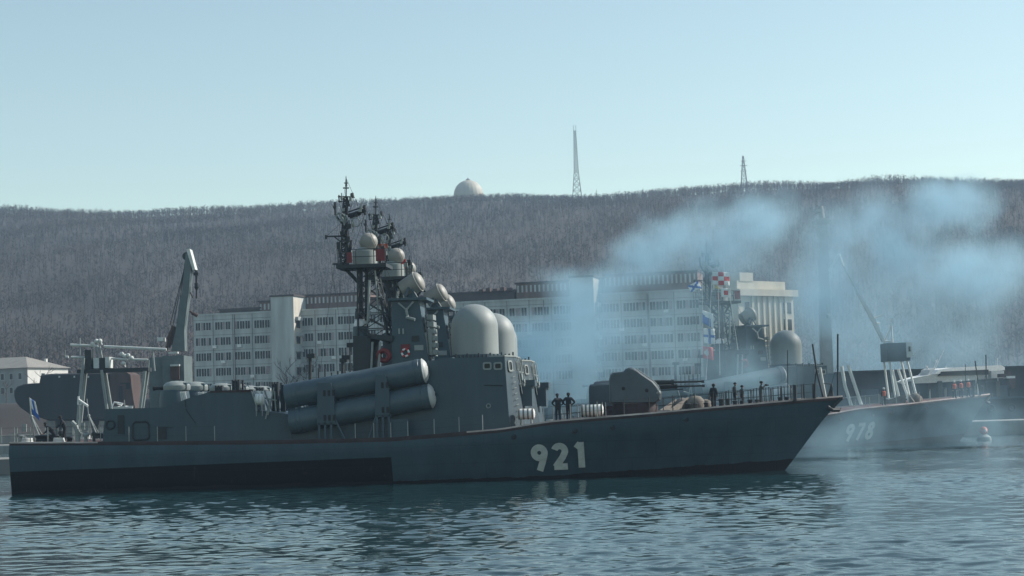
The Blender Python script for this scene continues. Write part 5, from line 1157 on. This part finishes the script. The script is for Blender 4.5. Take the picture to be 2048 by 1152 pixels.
wn = [kp(1862, 753), kp(1866, 744), kp(1960, 740), kp(1960, 750)]; MB().prism(wn, -2.56, 2.56).build('window_band', 'glass', hy, smooth=0)
fr_ = [kp(1848, 750), kp(1851, 740), kp(1858, 737), kp(1863, 741), kp(1861, 751)]; MB().prism(fr_, -1.3, 1.3).build('wheelhouse', 'frame_pale', hy, smooth=0)
mb = MB()
for a, b, r in (((1867, 738), (1875, 718), .06), ((1870, 738), (1888, 700), .05), ((1876, 725), (1870, 720), .05), ((1892, 738), (1892, 733), .12), ((1856, 738), (1853, 732), .15), ((1996, 770), (1995, 716), .06)): (xa, za), (xb, zb_) = kp(*a), kp(*b); mb.tube((xa, 0, za), (xb, 0, zb_), r, n=6)
mb.build('aerial', 'crane_white', hy)
mb = MB()
for px in (1815, 1870, 1940, 1985): xa, za = kp(px, 766); mb.box((xa - .5, -1.6, -.1), (xa + .5, 1.6, za + .3))
mb.build('cradle', 'ship_dark', hy, smooth=0)
mb = MB(); (xa, za), (xb, zb_) = kp(1966, 757), kp(1992, 742); mb.box((xa, -2.55, za), (xb, 2.55, zb_)); mb.build('stern_deck', 'frame_pale', hy, smooth=0)
tag(hy, 'white hydrofoil passenger boat with dark window band, pointed bow to the left', 'boat')
sb = empty('laid_up_boat', (at(2018, 780, HY).x, HY, 2.9)); o_ = Vector(sb.location)
def cl(px, py, Y=HY): return at(px, py, Y) - o_
a, b, c, d, e = cl(2011, 752), cl(2028, 757), cl(2028, 775), cl(2022, 778), cl(2013, 757)
MB().prism([(v.x, v.z) for v in (e, d, c, b, a)], -1.1, 1.1).build('hull', 'rust_brown', sb, smooth=0)
p, q = cl(2010, 757), cl(2027, 752); MB().box((p.x, -1.2, p.z), (q.x, 1.2, q.z)).build('deck_rim', 'white', sb, smooth=0)
p, q = cl(1997, 755), cl(2020, 742); MB().box((p.x, -.9, p.z), (q.x, .9, q.z - .5)).box((q.x - 1, -.7, q.z - .5), (q.x, .7, q.z + .2)).build('deckhouse', 'rust_brown', sb, smooth=0)
p = cl(2022, 776); MB().box((p.x - .5, -.9, -.1), (p.x + .5, .9, p.z + .2)).build('cradle', 'ship_dark', sb, smooth=0)
tag(sb, 'small reddish boat with white bow rim laid up past the stern of the hydrofoil', 'boat')
# long shed added to darken the shore strip behind the hydrofoil
sx0, sx1 = at(1690, 780, 367.5).x, 124.0; shd = empty("backdrop_shed", ((sx0 + sx1) / 2, 367.5, 3.0)); hw_ = (sx1 - sx0) / 2
MB().box((-hw_, 0, -2), (hw_, 12, 7.2)).build('wall', 'shed_dark', shd, smooth=0)
MB().prism([(-hw_ - .4, 7.2), (hw_ + .4, 7.2), (hw_ + .4, 7.6), (-hw_ - .4, 7.6)], -.6, 12.5).build('roof', 'ship_dark', shd, smooth=0)
for k in range(8): x = -hw_ + 5 + k * (2 * hw_ - 10) / 7; MB().box((x - 1.8, -.12, -.5), (x + 1.8, -.003, 3.8)).build('door', 'ship_grey', shd, smooth=0)
tag(shd, 'long low shed added as a dark backdrop behind the white hydrofoil', 'shed')
# dark barge lying below the hydrofoil
bg_ = empty('moored_barge', (76, 302, 0)); MB().hexa([(-13, -4, -1), (18, -4, -1), (18, 4, -1), (-13, 4, -1)], [(-15, -4.6, 4.3), (19, -4.6, 4.5), (19, 4.6, 4.5), (-15, 4.6, 4.3)]).build('hull', 'ship_dark', bg_, smooth=0)
MB().box((-15.1, -4.75, 4.1), (19.1, -4.62, 4.45)).build('rubbing_strake', 'ship_grey', bg_, smooth=0)
for k in range(9): MB().torus((-12 + 3.4 * k, -4.85, 2.6), (0, 1, 0), .5, .18, n=16, k=6).build('tyre_fender', 'black', bg_)
for k in range(5): MB().lathe([(.22, -.05), (.18, .4), (.28, .5), (.2, .55)], (-11 + 6.5 * k, -4, 4.4), n=10).build('bollard', 'ship_dark', bg_)
tag(bg_, 'long dark barge hull lying below the white hydrofoil past the bow of 978', 'barge')
# buoy
bq = at(1968, 878, 186.0); bo = empty('mooring_buoy', (bq.x, 186, 0))
MB().lathe([(.55, -.4), (.75, 0), (.7, .35), (.35, .6)], (0, 0, 0), n=24).build('float', 'ship_light', bo); sp = MB().lathe(ball(.42, 14), (0, 0, .98), n=24).build('top_ball', 'orange', bo); MB().lathe(ball(.15, 8), (.10, -.35, .98), n=12).build('highlight_spot', 'white', sp)  # white bead imitates the bright highlight on the orange ball
tag(bo, 'orange ball buoy floating in churned water off the bow of 978', 'buoy')

# ================================================================== ON THE RIDGE
q = at(937, 390, 1235.0); rg = terrain_z(q.x, 1235); rad = 30 * 1235 / F
rh = empty('radar_dome', (q.x, 1235, rg)); prof = [(rad * .93, -1.0)] + [(rad * math.cos(t), (q.z - rg) + rad * math.sin(t)) for t in [R(-25 + 115 * i / 16) for i in range(17)]]
paint('radome_far', (.42, .40, .34), .6, .12, .15); M['radome_far']
dm = MB().lathe(prof, (0, 0, 0), n=22).build('dome_shell', 'radome_far', rh, smooth=0)
MB().lathe([(1.6, -.3), (1.6, .4), (.8, .9), (.3, 1.6)], (0, 0, q.z - rg + rad), n=12).build('top_cap', 'steel', dm)
tag(rh, 'large pale faceted radar dome standing on the ridge', 'radar dome')
def ridge_tower(px, pb, ptop, Y, wb, wt, levels, label, name, knee=None, r=.16):
    b, t = at(px[0], pb, Y), at(px[1], ptop, Y); zg = terrain_z(b.x, Y); o = empty(name, (b.x, Y, zg)); mb = MB(); b = b - o.location; t = t - o.location; b.z = min(b.z, 0) - .5
    def sq(c, w): return [(c.x - w, c.y - w, c.z), (c.x + w, c.y - w, c.z), (c.x + w, c.y + w, c.z), (c.x - w, c.y + w, c.z)]
    if knee:
        k = b.lerp(t, knee[0]); lattice(mb, sq(b, wb), sq(k, knee[1]), levels // 3, r, r * .7); lattice(mb, sq(k, knee[1]), sq(t, wt), levels, r * .9, r * .6)
    else: lattice(mb, sq(b, wb), sq(t, wt), levels, r, r * .7)
    mb.build('lattice', 'steel', o); return o, t
o, t = ridge_tower((1154.5, 1149.5), 398, 262, 1230, 3.4, .7, 15, '', 'radio_tower', (.42, 1.5), .2)
mb = MB()
for sx_ in (-.8, .8): mb.tube(t + Vector((sx_, 0, -3)), t + Vector((sx_, 0, 4)), .16, n=5)
mb.build('antenna', 'steel', o); tag(o, 'tall thin lattice radio tower on the ridge right of the radar dome', 'radio tower')
o, t = ridge_tower((1488.5, 1486), 374, 312, 1225, 2.4, .35, 8, '', 'power_pylon', None, .2)
mb = MB()
for py, w in ((322, 2.0), (331, 2.6), (342, 2.2)):
    c = at(1487, py, 1225) - o.location; mb.tube(c + Vector((-w, 0, 0)), c + Vector((w, 0, 0)), .2, n=5)
mb.build('crossarm', 'steel', o); tag(o, 'short steel pylon with crossarms on the ridge above the smoke', 'pylon')

# ================================================================== SMOKE
PUFFS = [ # px, py, depth, rx px, rz px, ry m, weight
 (1110, 720, 157, 150, 110, 9, .80), (1165, 625, 157, 100, 110, 8, .48), (1050, 690, 157, 70, 60, 7, .36), (1105, 575, 158, 60, 45, 6, .34), (1240, 560, 160, 80, 50, 7, .34), (1300, 500, 166, 95, 70, 10, .62), (1385, 450, 168, 75, 65, 10, .66), (1430, 505, 170, 130, 65, 11, .40), (1512, 425, 174, 85, 58, 11, .58),
 (1560, 560, 172, 240, 150, 12, .15), (1320, 670, 160, 220, 150, 10, .20), (1890, 415, 190, 90, 65, 12, .78), (1820, 510, 190, 80, 70, 12, .40), (1735, 450, 190, 80, 90, 12, .40), (1960, 540, 195, 110, 90, 13, .46), (1850, 600, 190, 300, 165, 12, .16),
 (1480, 750, 160, 220, 90, 8, .18), (1830, 850, 158, 340, 105, 7, .24), (1660, 890, 140, 110, 80, 7, .22), (1650, 560, 192, 80, 170, 9, .48)]
SHORE_PUFFS = [(1780, 620, 405, 350, 170, 34, .6), (1950, 760, 400, 320, 130, 32, .9), (1650, 750, 400, 260, 140, 30, .8)]
SMOKE_D = 0.19
def smoke(puffs, D, wscale, wamp, nscale, erode, cut, step, zmin):
    m = bpy.data.materials.new('smoke'); m.use_nodes = True; t = m.node_tree; L = t.links; t.nodes.clear()
    out = N(t, 'ShaderNodeOutputMaterial'); v = N(t, 'ShaderNodeVolumePrincipled'); L.new(v.outputs[0], out.inputs['Volume'])
    v.inputs['Color'].default_value = (.47, .71, .85, 1); v.inputs['Anisotropy'].default_value = .25
    tc = N(t, 'ShaderNodeTexCoord'); n0 = N(t, 'ShaderNodeTexNoise', Scale=wscale, Detail=3.0, Roughness=.6); L.new(tc.outputs['Object'], n0.inputs['Vector'])
    w = N(t, 'ShaderNodeVectorMath', operation='MULTIPLY_ADD'); L.new(n0.outputs['Color'], w.inputs[0]); w.inputs[1].default_value = (wamp,) * 3; L.new(tc.outputs['Object'], w.inputs[2])
    acc = None; lo = Vector((1e9,) * 3); hi = -lo
    for px, py, Y, rx, rz, ry, wt in puffs:
        c = at(px, py, Y); r = Vector((rx * Y / F, ry, rz * Y / F)) * 1.2
        for i in range(3): lo[i] = min(lo[i], c[i] - r[i]); hi[i] = max(hi[i], c[i] + r[i])
        c = c + Vector((wamp / 2,) * 3)
        mp = N(t, 'ShaderNodeMapping', vector_type='POINT'); mp.inputs['Scale'].default_value = [1 / k for k in r]; mp.inputs['Location'].default_value = [-a_ / k for a_, k in zip(c, r)]
        L.new(w.outputs[0], mp.inputs[0]); ln = N(t, 'ShaderNodeVectorMath', operation='LENGTH'); L.new(mp.outputs[0], ln.inputs[0])
        mr = N(t, 'ShaderNodeMapRange', interpolation_type='SMOOTHSTEP'); mr.inputs[1].default_value = 1.0; mr.inputs[2].default_value = .15; mr.inputs[3].default_value = 0; mr.inputs[4].default_value = wt; L.new(ln.outputs['Value'], mr.inputs[0])
        if acc is None: acc = mr.outputs[0]
        else: q = N(t, 'ShaderNodeMath', operation='ADD'); L.new(acc, q.inputs[0]); L.new(mr.outputs[0], q.inputs[1]); acc = q.outputs[0]
    n1 = N(t, 'ShaderNodeTexNoise', Scale=nscale, Detail=4.5, Roughness=.6, Distortion=.4); L.new(tc.outputs['Object'], n1.inputs['Vector'])
    r1 = N(t, 'ShaderNodeMapRange'); r1.inputs[1].default_value = .30; r1.inputs[2].default_value = .70; r1.inputs[3].default_value = 1 - erode; r1.inputs[4].default_value = 1 + erode; r1.clamp = False; L.new(n1.outputs[0], r1.inputs[0])
    q = N(t, 'ShaderNodeMath', operation='MULTIPLY_ADD'); L.new(acc, q.inputs[0]); L.new(r1.outputs[0], q.inputs[1]); q.inputs[2].default_value = -cut
    mx = N(t, 'ShaderNodeMath', operation='MAXIMUM'); L.new(q.outputs[0], mx.inputs[0]); mx.inputs[1].default_value = 0
    b = N(t, 'ShaderNodeMath', operation='MULTIPLY'); L.new(mx.outputs[0], b.inputs[0]); b.inputs[1].default_value = D; L.new(b.outputs[0], v.inputs['Density'])
    lo -= Vector((2, 2, 2)); hi += Vector((2, 2, 2)); lo.z = max(lo.z, zmin)
    m.cycles.volume_step_rate = step
    M['smoke'] = m
    o = MB().box(lo, hi).build('smoke', m, None, smooth=0); o['kind'] = 'stuff'
smoke(PUFFS, SMOKE_D, .11, 7.0, .21, 1.35, .03, .5, .15)
smoke(SHORE_PUFFS, .013, .05, 16.0, .07, 1.0, .04, .8, 3.4)
def haze():
    m = bpy.data.materials.new('haze'); m.use_nodes = True; t = m.node_tree; t.nodes.clear(); out = N(t, 'ShaderNodeOutputMaterial'); v = N(t, 'ShaderNodeVolumePrincipled'); t.links.new(v.outputs[0], out.inputs['Volume'])
    v.inputs['Color'].default_value = (.52, .74, .97, 1); v.inputs['Density'].default_value = HAZE_D; v.inputs['Anisotropy'].default_value = .2; M['haze'] = m
    o = MB().box((-700, -40, -3), (700, 1520, 235)).build('haze', 'haze', None, smooth=0); o['kind'] = 'stuff'
HAZE_D = .00021
haze()

# ================================================================== LIGHT
AZ, EL = R(70), R(36)                     # sun: right of the view and a little beyond the ships
sdir = Vector((math.sin(AZ) * math.cos(EL), math.cos(AZ) * math.cos(EL), math.sin(EL)))
sl = bpy.data.lights.new('sun', 'SUN'); sl.energy = 5.0; sl.angle = R(.53); sl.color = (1, .95, .88); so = bpy.data.objects.new('sun', sl); COL.objects.link(so)
so.rotation_euler = sdir.to_track_quat('Z', 'Y').to_euler()
w = bpy.data.worlds.new('World'); S.world = w; w.use_nodes = True; t = w.node_tree; bg = t.nodes['Background']
sk = N(t, 'ShaderNodeTexSky', sky_type='NISHITA'); sk.sun_disc = False; sk.sun_elevation = EL; sk.sun_rotation = AZ; sk.air_density = 1.0; sk.dust_density = .6; sk.ozone_density = 2.0
tint = N(t, 'ShaderNodeMix', data_type='RGBA', blend_type='MULTIPLY'); tint.inputs[0].default_value = 1; tint.inputs[7].default_value = SKY_TINT = (1.09, 1.02, .80, 1)
t.links.new(sk.outputs[0], tint.inputs[6]); t.links.new(tint.outputs[2], bg.inputs[0]); bg.inputs[1].default_value = .15
S.view_settings.view_transform = 'Standard'; S.view_settings.look = 'None'; S.view_settings.exposure = 0.25; S.view_settings.gamma = 1
c = S.cycles; c.max_bounces = 6; c.diffuse_bounces = 2; c.glossy_bounces = 3; c.transmission_bounces = 2; c.transparent_max_bounces = 8; c.volume_bounces = 2; c.caustics_reflective = False; c.caustics_refractive = False
c.use_denoising = True; c.use_adaptive_sampling = True; c.adaptive_threshold = .015
